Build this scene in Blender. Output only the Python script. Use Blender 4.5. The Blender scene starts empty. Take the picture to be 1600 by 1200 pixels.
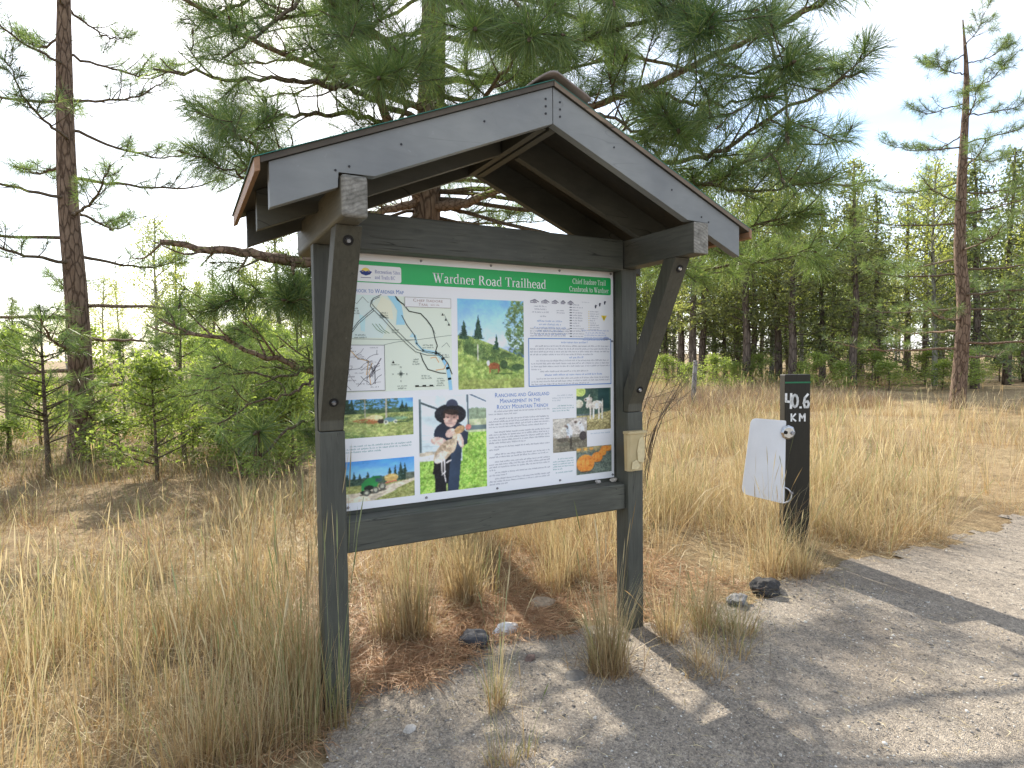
import bpy, bmesh, math, random
import numpy as np
from mathutils import Vector, Matrix, noise as mnoise

rng = np.random.default_rng(7)
random.seed(7)
scene = bpy.context.scene
COL = scene.collection

# ------------------------------------------------------------------ camera
F_PX = 945.46                                   # focal length in photo pixels (1600 wide)
CAM = np.array([-0.4781, -2.4664, 1.428])
YAW, PITCH, ROLL = np.radians([-28.7069, -2.0844, -0.6756])
FW = np.array([-math.sin(YAW) * math.cos(PITCH), math.cos(YAW) * math.cos(PITCH), math.sin(PITCH)])
_rt = np.array([math.cos(YAW), math.sin(YAW), 0.0])
_up = np.cross(_rt, FW)
RT = _rt * math.cos(ROLL) + _up * math.sin(ROLL)
UP = np.cross(RT, FW)
cam_data = bpy.data.cameras.new('camera')
cam = bpy.data.objects.new('camera', cam_data)
COL.objects.link(cam)
cam_data.sensor_fit = 'HORIZONTAL'
cam_data.sensor_width = 36.0
cam_data.lens = F_PX / 1600 * 36.0
cam_data.clip_start = 0.05
cam_data.clip_end = 1500
M = Matrix.Identity(4)
for i in range(3):
    M[i][0], M[i][1], M[i][2], M[i][3] = RT[i], UP[i], -FW[i], CAM[i]
cam.matrix_world = M
scene.camera = cam

# ------------------------------------------------------------------ sky, sun, exposure
SUN_EL, SUN_AZ = math.radians(35), math.radians(8)        # azimuth clockwise from +Y
SKY_STRENGTH, SUN_STRENGTH, EXPOSURE = 0.15, 4.6, 1.15
world = bpy.data.worlds.new('World')
scene.world = world
world.use_nodes = True
nt = world.node_tree
nt.nodes.clear()
out = nt.nodes.new('ShaderNodeOutputWorld')
bg = nt.nodes.new('ShaderNodeBackground')
sky = nt.nodes.new('ShaderNodeTexSky')
sky.sky_type = 'NISHITA'
sky.sun_disc = False
sky.sun_elevation = SUN_EL
sky.sun_rotation = SUN_AZ
sky.air_density = 1.0
sky.dust_density = 1.0
sky.ozone_density = 1.0
tc = nt.nodes.new('ShaderNodeTexCoord')
mp = nt.nodes.new('ShaderNodeMapping')
mp.inputs['Scale'].default_value = (1.0, 1.0, 2.2)
cn = nt.nodes.new('ShaderNodeTexNoise')
cn.inputs['Scale'].default_value = 2.6
cn.inputs['Detail'].default_value = 6
cr = nt.nodes.new('ShaderNodeValToRGB')
cr.color_ramp.elements[0].position = 0.30
cr.color_ramp.elements[1].position = 0.66
mx = nt.nodes.new('ShaderNodeMixRGB')
mx.inputs['Color2'].default_value = (4.9, 5.15, 5.7, 1)
nt.links.new(tc.outputs['Generated'], mp.inputs['Vector'])
nt.links.new(mp.outputs['Vector'], cn.inputs['Vector'])
nt.links.new(cn.outputs['Fac'], cr.inputs['Fac'])
nt.links.new(cr.outputs['Color'], mx.inputs['Fac'])
nt.links.new(sky.outputs['Color'], mx.inputs['Color1'])
nt.links.new(mx.outputs['Color'], bg.inputs['Color'])
bg.inputs['Strength'].default_value = SKY_STRENGTH
nt.links.new(bg.outputs['Background'], out.inputs['Surface'])

sun_data = bpy.data.lights.new('sun', 'SUN')
sun_data.energy = SUN_STRENGTH
sun_data.angle = math.radians(0.53)
sun_data.color = (1.0, 0.93, 0.82)
sun = bpy.data.objects.new('sun', sun_data)
COL.objects.link(sun)
SUNV = Vector((math.sin(SUN_AZ) * math.cos(SUN_EL), math.cos(SUN_AZ) * math.cos(SUN_EL), math.sin(SUN_EL)))
sun.rotation_euler = SUNV.to_track_quat('Z', 'Y').to_euler()
sun.location = (2, 6, 9)

vs = scene.view_settings
vs.view_transform = 'Standard'
vs.look = 'None'
vs.exposure = EXPOSURE
vs.gamma = 1.0
vs.use_curve_mapping = False
scene.render.engine = 'CYCLES'
scene.cycles.use_denoising = True
scene.cycles.max_bounces = 7
scene.cycles.diffuse_bounces = 4
scene.cycles.transparent_max_bounces = 6

# ------------------------------------------------------------------ helpers
def at(x, y, d):
    return CAM + d * (FW + RT * (x - 800) / F_PX + UP * (600 - y) / F_PX)
def on_z(x, y, z):
    r = at(x, y, 1) - CAM
    return CAM + r * (z - CAM[2]) / r[2]
def on_y(x, y, Y):
    r = at(x, y, 1) - CAM
    return CAM + r * (Y - CAM[1]) / r[1]

def lin(r, g, b):
    return tuple((c / 255.0) ** 2.2 for c in (r, g, b))

def tag(o, label=None, cat=None, group=None, kind=None):
    if label: o['label'] = label
    if cat: o['category'] = cat
    if group: o['group'] = group
    if kind: o['kind'] = kind
    return o

def empty(name, loc, label, cat, group=None, rz=0.0):
    o = bpy.data.objects.new(name, None)
    COL.objects.link(o)
    o.location = loc
    o.rotation_euler = (0, 0, rz)
    o.empty_display_size = 0.1
    return tag(o, label, cat, group)

def link(name, me, mat, parent=None, loc=None):
    o = bpy.data.objects.new(name, me)
    COL.objects.link(o)
    if mat is not None and not me.materials:
        for m in (mat if isinstance(mat, (list, tuple)) else [mat]):
            me.materials.append(m)
    if parent is not None: o.parent = parent
    if loc is not None: o.location = loc
    return o

def np_mesh(name, verts, tris, cols=None, smooth=False):
    """triangle mesh straight from numpy arrays, optional per-vertex colour 'col'"""
    me = bpy.data.meshes.new(name)
    v = np.ascontiguousarray(verts, dtype=np.float32)
    t = np.ascontiguousarray(tris, dtype=np.int32)
    me.vertices.add(len(v))
    me.vertices.foreach_set('co', v.ravel())
    me.loops.add(t.size)
    me.loops.foreach_set('vertex_index', t.ravel())
    me.polygons.add(len(t))
    k = t.shape[1]
    me.polygons.foreach_set('loop_start', np.arange(len(t), dtype=np.int32) * k)
    me.polygons.foreach_set('loop_total', np.full(len(t), k, dtype=np.int32))
    if smooth: me.polygons.foreach_set('use_smooth', np.ones(len(t), dtype=bool))
    if cols is not None:
        a = me.attributes.new('col', 'FLOAT_COLOR', 'POINT')
        c = np.ones((len(v), 4), dtype=np.float32)
        c[:, :3] = cols
        a.data.foreach_set('color', c.ravel())
    me.update(calc_edges=True)
    me.validate()
    return me

class Acc:
    """collects numpy triangle pieces into one mesh"""
    def __init__(s): s.v, s.t, s.c, s.n = [], [], [], 0
    def add(s, v, t, c=None):
        v = np.asarray(v, float)
        s.v.append(v); s.t.append(np.asarray(t) + s.n)
        s.c.append(np.zeros((len(v), 3)) + (c if c is not None else (.5, .5, .5)))
        s.n += len(v)
    def mesh(s, name, smooth=False, origin=(0, 0, 0)):
        return np_mesh(name, np.concatenate(s.v) - np.asarray(origin), np.concatenate(s.t), np.concatenate(s.c), smooth)

def tube(pts, radii, n=6, cap=True):
    pts = np.asarray(pts, float)
    m = len(pts)
    radii = np.asarray(radii, float) * np.ones(m)
    d = np.gradient(pts, axis=0)
    d /= np.linalg.norm(d, axis=1)[:, None] + 1e-9
    ref = np.array([0.31, 0.17, 0.93]) if abs(d[0][2]) < 0.9 else np.array([0.9, 0.3, 0.1])
    v = []
    a = np.arange(n) * 2 * math.pi / n
    for i in range(m):
        s = np.cross(d[i], ref); s /= np.linalg.norm(s)
        u = np.cross(s, d[i])
        v.append(pts[i] + radii[i] * (np.cos(a)[:, None] * s + np.sin(a)[:, None] * u))
    v = np.concatenate(v)
    t = []
    for i in range(m - 1):
        for j in range(n):
            p, q = i * n + j, i * n + (j + 1) % n
            t += [(p, q, q + n), (p, q + n, p + n)]
    if cap:
        for b, fl in ((0, 1), ((m - 1) * n, 0)):
            for j in range(1, n - 1):
                t.append((b, b + j + 1, b + j) if fl else (b, b + j, b + j + 1))
    return v, np.array(t)

def smooth_path(P, sub=4):
    """Catmull-Rom through control points"""
    P = np.asarray(P, float)
    if len(P) < 3:
        return np.array([P[0] + (P[-1] - P[0]) * t for t in np.linspace(0, 1, sub + 1)])
    Q = np.vstack([2 * P[0] - P[1], P, 2 * P[-1] - P[-2]])
    r = []
    for i in range(1, len(Q) - 2):
        for k in range(sub):
            t = k / sub
            a, b, c, d = Q[i - 1], Q[i], Q[i + 1], Q[i + 2]
            r.append(.5 * (2 * b + (c - a) * t + (2 * a - 5 * b + 4 * c - d) * t * t + (3 * b - a - 3 * c + d) * t ** 3))
    r.append(P[-1])
    return np.array(r)

def bm_mesh(bm, name, bevel=0.0, seg=2, origin=(0, 0, 0)):
    if bevel:
        bmesh.ops.bevel(bm, geom=list(bm.edges), offset=bevel, segments=seg, profile=.5, affect='EDGES', clamp_overlap=True)
    bmesh.ops.translate(bm, verts=bm.verts, vec=-Vector(origin))
    bmesh.ops.recalc_face_normals(bm, faces=bm.faces)
    me = bpy.data.meshes.new(name)
    bm.to_mesh(me)
    bm.free()
    return me

def prism(poly, axis, a, b):
    """polygon in the two other axes, extruded along axis from a to b -> bmesh"""
    bm = bmesh.new()
    def P(u, v, w):
        return {'x': (w, u, v), 'y': (u, w, v), 'z': (u, v, w)}[axis]
    lo = [bm.verts.new(P(u, v, a)) for u, v in poly]
    hi = [bm.verts.new(P(u, v, b)) for u, v in poly]
    n = len(poly)
    bm.faces.new(lo); bm.faces.new(hi[::-1])
    for i in range(n):
        bm.faces.new((lo[i], hi[i], hi[(i + 1) % n], lo[(i + 1) % n]))
    return bm

def box(x0, x1, y0, y1, z0, z1):
    return prism([(x0, y0), (x1, y0), (x1, y1), (x0, y1)], 'z', z0, z1)

def disc_bm(center, normal, r, h, n=12, dome=0.0):
    bm = bmesh.new()
    q = Vector(normal).normalized().to_track_quat('Z', 'Y').to_matrix().to_4x4()
    bmesh.ops.create_cone(bm, cap_ends=True, segments=n, radius1=r, radius2=r * (1 - dome), depth=h,
                          matrix=Matrix.Translation(Vector(center)) @ q)
    return bm

# ------------------------------------------------------------------ materials
def new_mat(name):
    m = bpy.data.materials.new(name)
    m.use_nodes = True
    n = m.node_tree
    n.nodes.clear()
    o = n.nodes.new('ShaderNodeOutputMaterial')
    return m, n, o

def ramp(n, stops, src):
    r = n.nodes.new('ShaderNodeValToRGB')
    el = r.color_ramp.elements
    while len(el) < len(stops): el.new(0.5)
    for e, (p, c) in zip(el, stops):
        e.position = p
        e.color = (*c, 1)
    n.links.new(src, r.inputs['Fac'])
    return r.outputs['Color']

def tex_noise(n, scale, detail=4, rough=.55, vec=None, dist=0.0):
    t = n.nodes.new('ShaderNodeTexNoise')
    t.inputs['Scale'].default_value = scale
    t.inputs['Detail'].default_value = detail
    t.inputs['Roughness'].default_value = rough
    t.inputs['Distortion'].default_value = dist
    if vec is not None: n.links.new(vec, t.inputs['Vector'])
    return t

def mapping(n, scale, kind='Object'):
    c = n.nodes.new('ShaderNodeTexCoord')
    m = n.nodes.new('ShaderNodeMapping')
    m.inputs['Scale'].default_value = scale
    n.links.new(c.outputs[kind], m.inputs['Vector'])
    return m.outputs['Vector']

def mixc(n, mode, fac, a, b):
    m = n.nodes.new('ShaderNodeMixRGB')
    m.blend_type = mode
    for sock, val in (('Fac', fac), ('Color1', a), ('Color2', b)):
        if hasattr(val, 'is_linked') or hasattr(val, 'links'): n.links.new(val, m.inputs[sock])
        elif isinstance(val, (int, float)): m.inputs[sock].default_value = val
        else: m.inputs[sock].default_value = (*val, 1)
    return m.outputs['Color']

def principled(n, o, color, rough=.6, bump=None, bump_str=.3, bump_dist=.01, metallic=0.0, spec=.4):
    p = n.nodes.new('ShaderNodeBsdfPrincipled')
    if isinstance(color, tuple): p.inputs['Base Color'].default_value = (*color, 1)
    else: n.links.new(color, p.inputs['Base Color'])
    p.inputs['Roughness'].default_value = rough
    p.inputs['Metallic'].default_value = metallic
    p.inputs['Specular IOR Level'].default_value = spec
    if bump is not None:
        b = n.nodes.new('ShaderNodeBump')
        b.inputs['Strength'].default_value = bump_str
        b.inputs['Distance'].default_value = bump_dist
        n.links.new(bump, b.inputs['Height'])
        n.links.new(b.outputs['Normal'], p.inputs['Normal'])
    n.links.new(p.outputs['BSDF'], o.inputs['Surface'])
    return p

def wood(name, col, axis, rough=.55, wear=.5, crack=.55, grain=1.0):
    """painted, weathered lumber with the grain along one axis"""
    m, n, o = new_mat(name)
    st = {'x': (2.2, 26, 26), 'y': (26, 2.2, 26), 'z': (26, 26, 2.2), 's': (3, 26, 9)}[axis]
    v = mapping(n, st)
    g = tex_noise(n, 3.0, 5, .6, v, .6)
    big = tex_noise(n, 3.2, 3, .5, mapping(n, (1, 1, 1)))
    fine = tex_noise(n, 60, 2, .6, mapping(n, (1, 1, 1)))
    c = np.array(col)
    base = ramp(n, [(.3, tuple(c * (1 - .22 * grain))), (.52, tuple(c)), (.75, tuple(c * (1 + .22 * grain)))], g.outputs['Fac'])
    v2 = ramp(n, [(.3, (.8, .8, .8)), (.7, (1.2, 1.18, 1.12))], big.outputs['Fac'])
    base = mixc(n, 'MULTIPLY', 1.0, base, v2)
    # bare rubbed spots
    rub = ramp(n, [(.70, (0, 0, 0)), (.80, (wear, wear, wear))], fine.outputs['Fac'])
    base = mixc(n, 'MIX', rub, base, tuple(np.minimum(c * 1.9 + .02, .6)))
    # drying cracks: thin dark lines along the grain
    st2 = tuple(s * .5 if s > 5 else s * .35 for s in st)
    ck = tex_noise(n, 2.4, 1, .4, mapping(n, st2), .25)
    sub = n.nodes.new('ShaderNodeMath'); sub.operation = 'SUBTRACT'; sub.inputs[1].default_value = crack
    n.links.new(ck.outputs['Fac'], sub.inputs[0])
    ab = n.nodes.new('ShaderNodeMath'); ab.operation = 'ABSOLUTE'
    n.links.new(sub.outputs[0], ab.inputs[0])
    crk = ramp(n, [(0.0, (1, 1, 1)), (.006, (0, 0, 0))], ab.outputs[0])
    gate = ramp(n, [(.50, (0, 0, 0)), (.58, (1, 1, 1))], big.outputs['Fac'])
    crk = mixc(n, 'MULTIPLY', 1.0, crk, gate)
    if grain < .5: crk = mixc(n, 'MULTIPLY', 1.0, crk, (.25, .25, .25))
    base = mixc(n, 'MIX', crk, base, tuple(c * .22))
    kv = n.nodes.new('ShaderNodeTexVoronoi'); kv.inputs['Scale'].default_value = 3.4
    ks = {'x': (.8, 1.6, 1.6), 'y': (1.6, .8, 1.6), 'z': (1.6, 1.6, .8), 's': (.8, 1.6, 1.2)}[axis]
    n.links.new(mapping(n, ks), kv.inputs['Vector'])
    kn = ramp(n, [(.0, (1, 1, 1)), (.055, (.75, .75, .75)), (.075, (.15, .15, .15)), (.10, (.5, .5, .5)), (.14, (0, 0, 0))], kv.outputs['Distance'])
    kn = mixc(n, 'MULTIPLY', 1.0, kn, (grain * .7, grain * .7, grain * .7))
    base = mixc(n, 'MIX', kn, base, tuple(c * .45))
    h = mixc(n, 'SUBTRACT', 1.0, g.outputs['Color'], crk)
    principled(n, o, base, rough, h, .35 * grain, .004, spec=.35)
    return m

POST_C = (.074, .077, .065)
W_X = wood('painted_wood_x', POST_C, 'x')
W_Y = wood('painted_wood_y', (.078, .076, .062), 'y')
W_Y2 = wood('skylit_wood_y', (.125, .118, .094), 'y')  # lighter copy for the left beam, skylight on it put into the colour
W_Z = wood('painted_wood_z', POST_C, 'z')
W_BRACE = wood('painted_wood_brace', (.068, .065, .049), 'z')
W_FASCIA = wood('painted_fascia', (.20, .21, .212), 's', rough=.5, wear=.2, grain=.3)
W_RAFTER = wood('painted_rafter', (.074, .074, .062), 's', grain=.6)
W_PLY = wood('plywood_sheathing', (.05, .046, .036), 's', wear=.15, grain=.6)
W_PLYEDGE = wood('plywood_edge', (.17, .125, .085), 's', wear=.3)
W_PLYEDGE2 = wood('dark_plywood_edge', (.075, .06, .042), 's', wear=.25)  # darker edge colour, used on the left slope
W_EDGE = wood('raw_edge_board', (.30, .17, .095), 'y', wear=.4)

def endgrain(name, k):
    m, n, o = new_mat(name)
    v = mapping(n, (1, 1, 1))
    nn = tex_noise(n, 26, 6, .7, v, .6)
    w = n.nodes.new('ShaderNodeTexWave'); w.wave_type = 'RINGS'; w.rings_direction = 'Y'
    w.inputs['Scale'].default_value = 22; w.inputs['Distortion'].default_value = 5.0; w.inputs['Detail'].default_value = 3
    n.links.new(v, w.inputs['Vector'])
    c = ramp(n, [(.3, tuple(np.array((.10, .094, .078)) * k)), (.5, tuple(np.array((.19, .18, .155)) * k)), (.72, tuple(np.array((.30, .285, .25)) * k))], nn.outputs['Fac'])
    wd = ramp(n, [(.1, (.8, .8, .8)), (.6, (1.05, 1.05, 1.05))], w.outputs['Fac'])
    c = mixc(n, 'MULTIPLY', 1, c, wd)
    principled(n, o, c, .85, nn.outputs['Fac'], .5, .004)
    return m
W_END = endgrain('weathered_end_grain', 1.0)
W_END2 = endgrain('grey_end_grain', 1.15)

def plain(name, col, rough=.5, metallic=0.0, var=.12, scale=30, bump=.15, spec=.4):
    m, n, o = new_mat(name)
    t = tex_noise(n, scale, 4, .6, mapping(n, (1, 1, 1)))
    c = np.array(col)
    cc = ramp(n, [(.3, tuple(c * (1 - var))), (.7, tuple(np.minimum(c * (1 + var), 1)))], t.outputs['Fac'])
    principled(n, o, cc, rough, t.outputs['Fac'], bump, .003, metallic, spec)
    return m
MAT_GREEN_ROOF = plain('green_metal_roofing', (.03, .16, .12), .35, .3, .2, 12)
MAT_CAP = plain('brown_ridge_rubber', (.20, .165, .14), .55, 0, .15, 14)
MAT_STEEL = plain('galvanised_steel', (.62, .63, .65), .28, 1.0, .15, 40)
MAT_BOLTDARK = plain('dark_counterbore', (.012, .011, .01), .8)
MAT_SCREW = plain('grey_screw_head', (.28, .28, .30), .4, .6)
MAT_NAIL = plain('dark_nail_head', (.03, .03, .032), .5, .5)
MAT_PANEL = plain('white_sign_panel', (.87, .87, .885), .38, 0, .015, 6, .02)
MAT_DARKPOST = wood('dark_stained_post', (.019, .016, .010), 'z', wear=.12)
MAT_PLATE = plain('white_enamel_plate', (.68, .69, .71), .45, 0, .05, 5, .05)
MAT_WHITEPAINT = plain('white_stencil_paint', (.75, .75, .73), .7, 0, .15, 60)
MAT_GREENPAINT = plain('green_stripe_paint', (.02, .16, .07), .6)
MAT_PAPER = plain('folded_paper', (.60, .50, .29), .7)

def box_plastic():
    m, n, o = new_mat('yellowed_plastic')
    t = tex_noise(n, 9, 4, .6, mapping(n, (1, 1, 1)))
    c = ramp(n, [(.3, (.62, .51, .28)), (.7, (.74, .62, .38))], t.outputs['Fac'])
    p = principled(n, o, c, .35, t.outputs['Fac'], .1, .003)
    tr = n.nodes.new('ShaderNodeBsdfTranslucent'); tr.inputs['Color'].default_value = (.75, .62, .34, 1)
    mx = n.nodes.new('ShaderNodeMixShader'); mx.inputs['Fac'].default_value = .35
    n.links.new(p.outputs['BSDF'], mx.inputs[1]); n.links.new(tr.outputs['BSDF'], mx.inputs[2])
    n.links.new(mx.outputs[0], o.inputs['Surface'])
    return m
MAT_BOX = box_plastic()

def leafy(name, trans=.35, gloss=.06, rough=.45, tint=(1.3, 1.35, .75)):
    """thin blades and needles coloured by the 'col' attribute, light passes through"""
    m, n, o = new_mat(name)
    a = n.nodes.new('ShaderNodeAttribute'); a.attribute_name = 'col'
    d = n.nodes.new('ShaderNodeBsdfDiffuse')
    t = n.nodes.new('ShaderNodeBsdfTranslucent')
    g = n.nodes.new('ShaderNodeBsdfGlossy'); g.inputs['Roughness'].default_value = rough
    g.inputs['Color'].default_value = (.8, .8, .75, 1)
    n.links.new(a.outputs['Color'], d.inputs['Color'])
    tc = mixc(n, 'MULTIPLY', 1.0, a.outputs['Color'], tint)
    n.links.new(tc, t.inputs['Color'])
    m1 = n.nodes.new('ShaderNodeMixShader'); m1.inputs['Fac'].default_value = trans
    n.links.new(d.outputs[0], m1.inputs[1]); n.links.new(t.outputs[0], m1.inputs[2])
    m2 = n.nodes.new('ShaderNodeMixShader'); m2.inputs['Fac'].default_value = gloss
    n.links.new(m1.outputs[0], m2.inputs[1]); n.links.new(g.outputs[0], m2.inputs[2])
    n.links.new(m2.outputs[0], o.inputs['Surface'])
    return m
MAT_NEEDLE = leafy('pine_needles', .45, .05, .4)
MAT_GRASS = leafy('dry_grass_blades', .38, .04, tint=(1.12, 1.08, .92))
MAT_LEAF = leafy('tree_leaves', .58, .04)
MAT_LITTER = leafy('fallen_needles', .1, .03)

def col_mat(name, rough=.5, spec=.4):
    m, n, o = new_mat(name)
    a = n.nodes.new('ShaderNodeAttribute'); a.attribute_name = 'col'
    principled(n, o, a.outputs['Color'], rough, spec=spec)
    return m
MAT_PRINT = col_mat('printed_ink', .42, .35)
MAT_PEBBLE = col_mat('gravel_stones', .85, .2)

def bark(name, c0, c1, sc=(14, 14, 3.5), b=.8):
    m, n, o = new_mat(name)
    v = mapping(n, sc)
    vo = n.nodes.new('ShaderNodeTexVoronoi'); vo.feature = 'DISTANCE_TO_EDGE'; vo.inputs['Scale'].default_value = 1.6
    nz = tex_noise(n, 2.0, 5, .65, v, .8)
    mixv = n.nodes.new('ShaderNodeMixRGB'); mixv.inputs['Fac'].default_value = .25
    n.links.new(v, mixv.inputs['Color1']); n.links.new(nz.outputs['Color'], mixv.inputs['Color2'])
    n.links.new(mixv.outputs['Color'], vo.inputs['Vector'])
    c = ramp(n, [(.3, c0), (.7, c1)], nz.outputs['Fac'])
    e = ramp(n, [(0, (.3, .27, .25)), (.12, (1, 1, 1))], vo.outputs['Distance'])
    c = mixc(n, 'MULTIPLY', .85, c, e)
    principled(n, o, c, .9, e, b, .02, spec=.15)
    return m
MAT_BARK = bark('pine_bark', (.125, .082, .058), (.25, .18, .13))
MAT_TWIG = bark('twig_bark', (.10, .075, .052), (.20, .155, .11), (30, 30, 30), .4)
MAT_LIMB = bark('limb_bark', (.15, .10, .07), (.29, .205, .145), (16, 16, 16), .5)
MAT_FARBARK = bark('distant_bark', (.085, .066, .054), (.19, .15, .12), (6, 6, 1.5), .5)
MAT_PALEBARK = bark('pale_bark', (.22, .21, .18), (.42, .40, .35), (6, 6, 1.5), .4)
MAT_DEADWOOD = bark('grey_deadwood', (.16, .15, .14), (.33, .31, .28), (20, 20, 3), .5)

def ground_mat():
    m, n, o = new_mat('soil_and_thatch')
    v = mapping(n, (1, 1, 1))
    a = tex_noise(n, .55, 5, .6, v)
    b = tex_noise(n, 9, 6, .7, v)
    c = tex_noise(n, 70, 4, .7, v)
    base = ramp(n, [(.3, (.20, .145, .085)), (.5, (.30, .225, .13)), (.7, (.36, .285, .165))], a.outputs['Fac'])
    d = ramp(n, [(.35, (.62, .58, .55)), (.65, (1.15, 1.15, 1.12))], b.outputs['Fac'])
    f = ramp(n, [(.35, (.6, .58, .55)), (.65, (1.2, 1.2, 1.2))], c.outputs['Fac'])
    base = mixc(n, 'MULTIPLY', 1, base, d)
    base = mixc(n, 'MULTIPLY', 1, base, f)
    h = mixc(n, 'ADD', .5, b.outputs['Color'], c.outputs['Color'])
    principled(n, o, base, .95, h, .8, .03, spec=.1)
    return m
def gravel_mat():
    m, n, o = new_mat('compacted_gravel')
    v = mapping(n, (1, 1, 1))
    a = tex_noise(n, 1.4, 4, .6, v)
    b = tex_noise(n, 16, 6, .7, v)
    vo = n.nodes.new('ShaderNodeTexVoronoi'); vo.inputs['Scale'].default_value = 120; n.links.new(v, vo.inputs['Vector'])
    vo2 = n.nodes.new('ShaderNodeTexVoronoi'); vo2.inputs['Scale'].default_value = 260; n.links.new(v, vo2.inputs['Vector'])
    base = ramp(n, [(.3, (.28, .243, .20)), (.7, (.41, .362, .30))], a.outputs['Fac'])
    d = ramp(n, [(.3, (.72, .72, .72)), (.7, (1.2, 1.19, 1.17))], b.outputs['Fac'])
    e = ramp(n, [(.1, (.62, .62, .64)), (.9, (1.3, 1.28, 1.24))], vo.outputs['Color'])
    e2 = ramp(n, [(.1, (.65, .65, .66)), (.9, (1.28, 1.26, 1.22))], vo2.outputs['Color'])
    base = mixc(n, 'MULTIPLY', 1, base, d)
    base = mixc(n, 'MULTIPLY', .9, base, e)
    base = mixc(n, 'MULTIPLY', .8, base, e2)
    h1 = mixc(n, 'MIX', .5, vo.outputs['Distance'], vo2.outputs['Distance'])
    h = mixc(n, 'SUBTRACT', 1, b.outputs['Color'], h1)
    principled(n, o, base, .95, h, .9, .012, spec=.12)
    return m

# ------------------------------------------------------------------ terrain
def hgt(x, y):
    x = np.asarray(x, float); y = np.asarray(y, float)
    d = np.hypot(x - .8, y + .5)
    r = np.clip(d - 7, 0, None)
    h = r * .013
    near = np.clip((d - 2.4) / 3, 0, 1)
    h = h + near * (.05 * np.sin(x * 1.1 + .6) * np.cos(y * .9) + .03 * np.sin(2.3 * x + 1.7 * y))
    h = h + .006 * np.sin(5.1 * x + 1.3) * np.sin(4.3 * y + .4)
    return h

def grid_mesh(name, xs, ys, zfun, keep=None):
    X, Y = np.meshgrid(xs, ys, indexing='ij')
    V = np.stack([X.ravel(), Y.ravel(), zfun(X, Y).ravel()], 1)
    ny = len(ys)
    I, J = np.meshgrid(np.arange(len(xs) - 1), np.arange(ny - 1), indexing='ij')
    p = (I * ny + J).ravel()
    q = np.stack([p, p + ny, p + ny + 1, p + 1], 1)
    if keep is not None:
        cx = V[q].mean(1)
        q = q[keep(cx[:, 0], cx[:, 1])]
        u, inv = np.unique(q, return_inverse=True)
        V = V[u]; q = inv.reshape(q.shape)
    return np_mesh(name, V, q, None, True)

t = np.linspace(-1, 1, 171)
ax = np.sinh(t * 5.2) / math.sinh(5.2) * 320
tag(link('ground', grid_mesh('ground', ax + 1.0, ax + 1.0, hgt), ground_mat()), kind='structure')

PX = [-8, -1.2, -.45, -.05, .15, .6, 1.05, 1.6, 2.4, 3.0, 5.0, 9, 14]
PY = [-2.6, -1.6, -.75, -.22, .1, .16, .3, .02, -.06, .08, .0, -.2, -.6]
def gravel_edge(x):
    return np.interp(x, PX, PY) + .05 * np.sin(9 * x + .5) + .035 * np.sin(23 * x + 1.1)
def in_gravel(x, y):
    return (y < gravel_edge(x) + .03 * np.sin(31 * y)) & (y > -9)
gx = np.concatenate([np.arange(-7, -.6, .12), np.arange(-.6, 3.6, .024), np.arange(3.6, 13, .07)])
gy = np.concatenate([np.arange(-9, -1.6, .12), np.arange(-1.6, .5, .028)])
def gz(X, Y):
    return hgt(X, Y) + .004 + .003 * (1 + np.sin(37 * X + 11 * np.sin(9 * Y)) * np.sin(41 * Y + 9 * np.sin(8 * X))) * .5 + rng.uniform(0, .0022, X.shape)
tag(link('gravel_path', grid_mesh('gravel_path', gx, gy, gz, in_gravel), gravel_mat()), kind='structure')

# ------------------------------------------------------------------ kiosk
W, S = 1.5584, 0.1
XC = (W + S) / 2
ZA, HF, HW, SL = 2.5011, .1425, 1.0487, .4208
KO = (XC, .05, 0)
kiosk = empty('trail_kiosk', KO, 'dark grey-green timber notice kiosk with a small gabled roof over a large printed sign', 'kiosk')
def kp(name, bm, mat, parent=None, bevel=.004, seg=2, label=None):
    o = link(name, bm_mesh(bm, name, bevel, seg, KO), mat, parent or kiosk)
    if label: o['label'] = label
    return o
SEAT = 1.157
Z_BEAM0, Z_BEAM1 = 1.9105, 2.052
for side, x0 in ((0, 0.0), (1, W)):
    # post, stepped back above the seat that carries the brace
    prof = [(0, -.25), (S, -.25), (S, Z_BEAM0), (.045, Z_BEAM0), (.045, SEAT), (0, SEAT)]
    kp('post', prism(prof, 'x', x0, x0 + S), W_Z)
    bx0 = x0 + (-.002 if side == 0 else S - .0885)
    bx1 = bx0 + .0905
    # side beam along the depth; its front end sticks out through the barge board
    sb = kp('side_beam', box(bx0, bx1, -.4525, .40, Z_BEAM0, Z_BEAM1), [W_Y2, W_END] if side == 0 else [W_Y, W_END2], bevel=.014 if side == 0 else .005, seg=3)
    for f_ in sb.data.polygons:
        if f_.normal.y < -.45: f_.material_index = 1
    # brace
    b0, b1 = x0 + .004, x0 + S - .004
    pr = [(.043, SEAT + .002), (.002, SEAT + .002), (.002, SEAT + .045), (-.345, Z_BEAM0 - .001), (-.262, Z_BEAM0 - .001), (.043, SEAT + .115)]
    br = kp('brace', prism(pr, 'x', b0, b1), W_BRACE)
    dv = np.array([0, -.345 - .002, Z_BEAM0 - SEAT - .045]); dv /= np.linalg.norm(dv)
    nrm = np.array([0, -dv[2], dv[1]])            # outward of the brace front face
    for f in (.105, .93):
        c = np.array([(b0 + b1) / 2, .002, SEAT + .045]) + dv * f * np.hypot(.347, Z_BEAM0 - SEAT - .045)
        kp('bolt_recess', disc_bm(c + nrm * .0012, nrm, .019, .003, 16), MAT_BOLTDARK, br, 0)
        kp('bolt', disc_bm(c + nrm * .006, nrm, .0105, .009, 10, .35), MAT_STEEL, br, 0)
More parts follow.
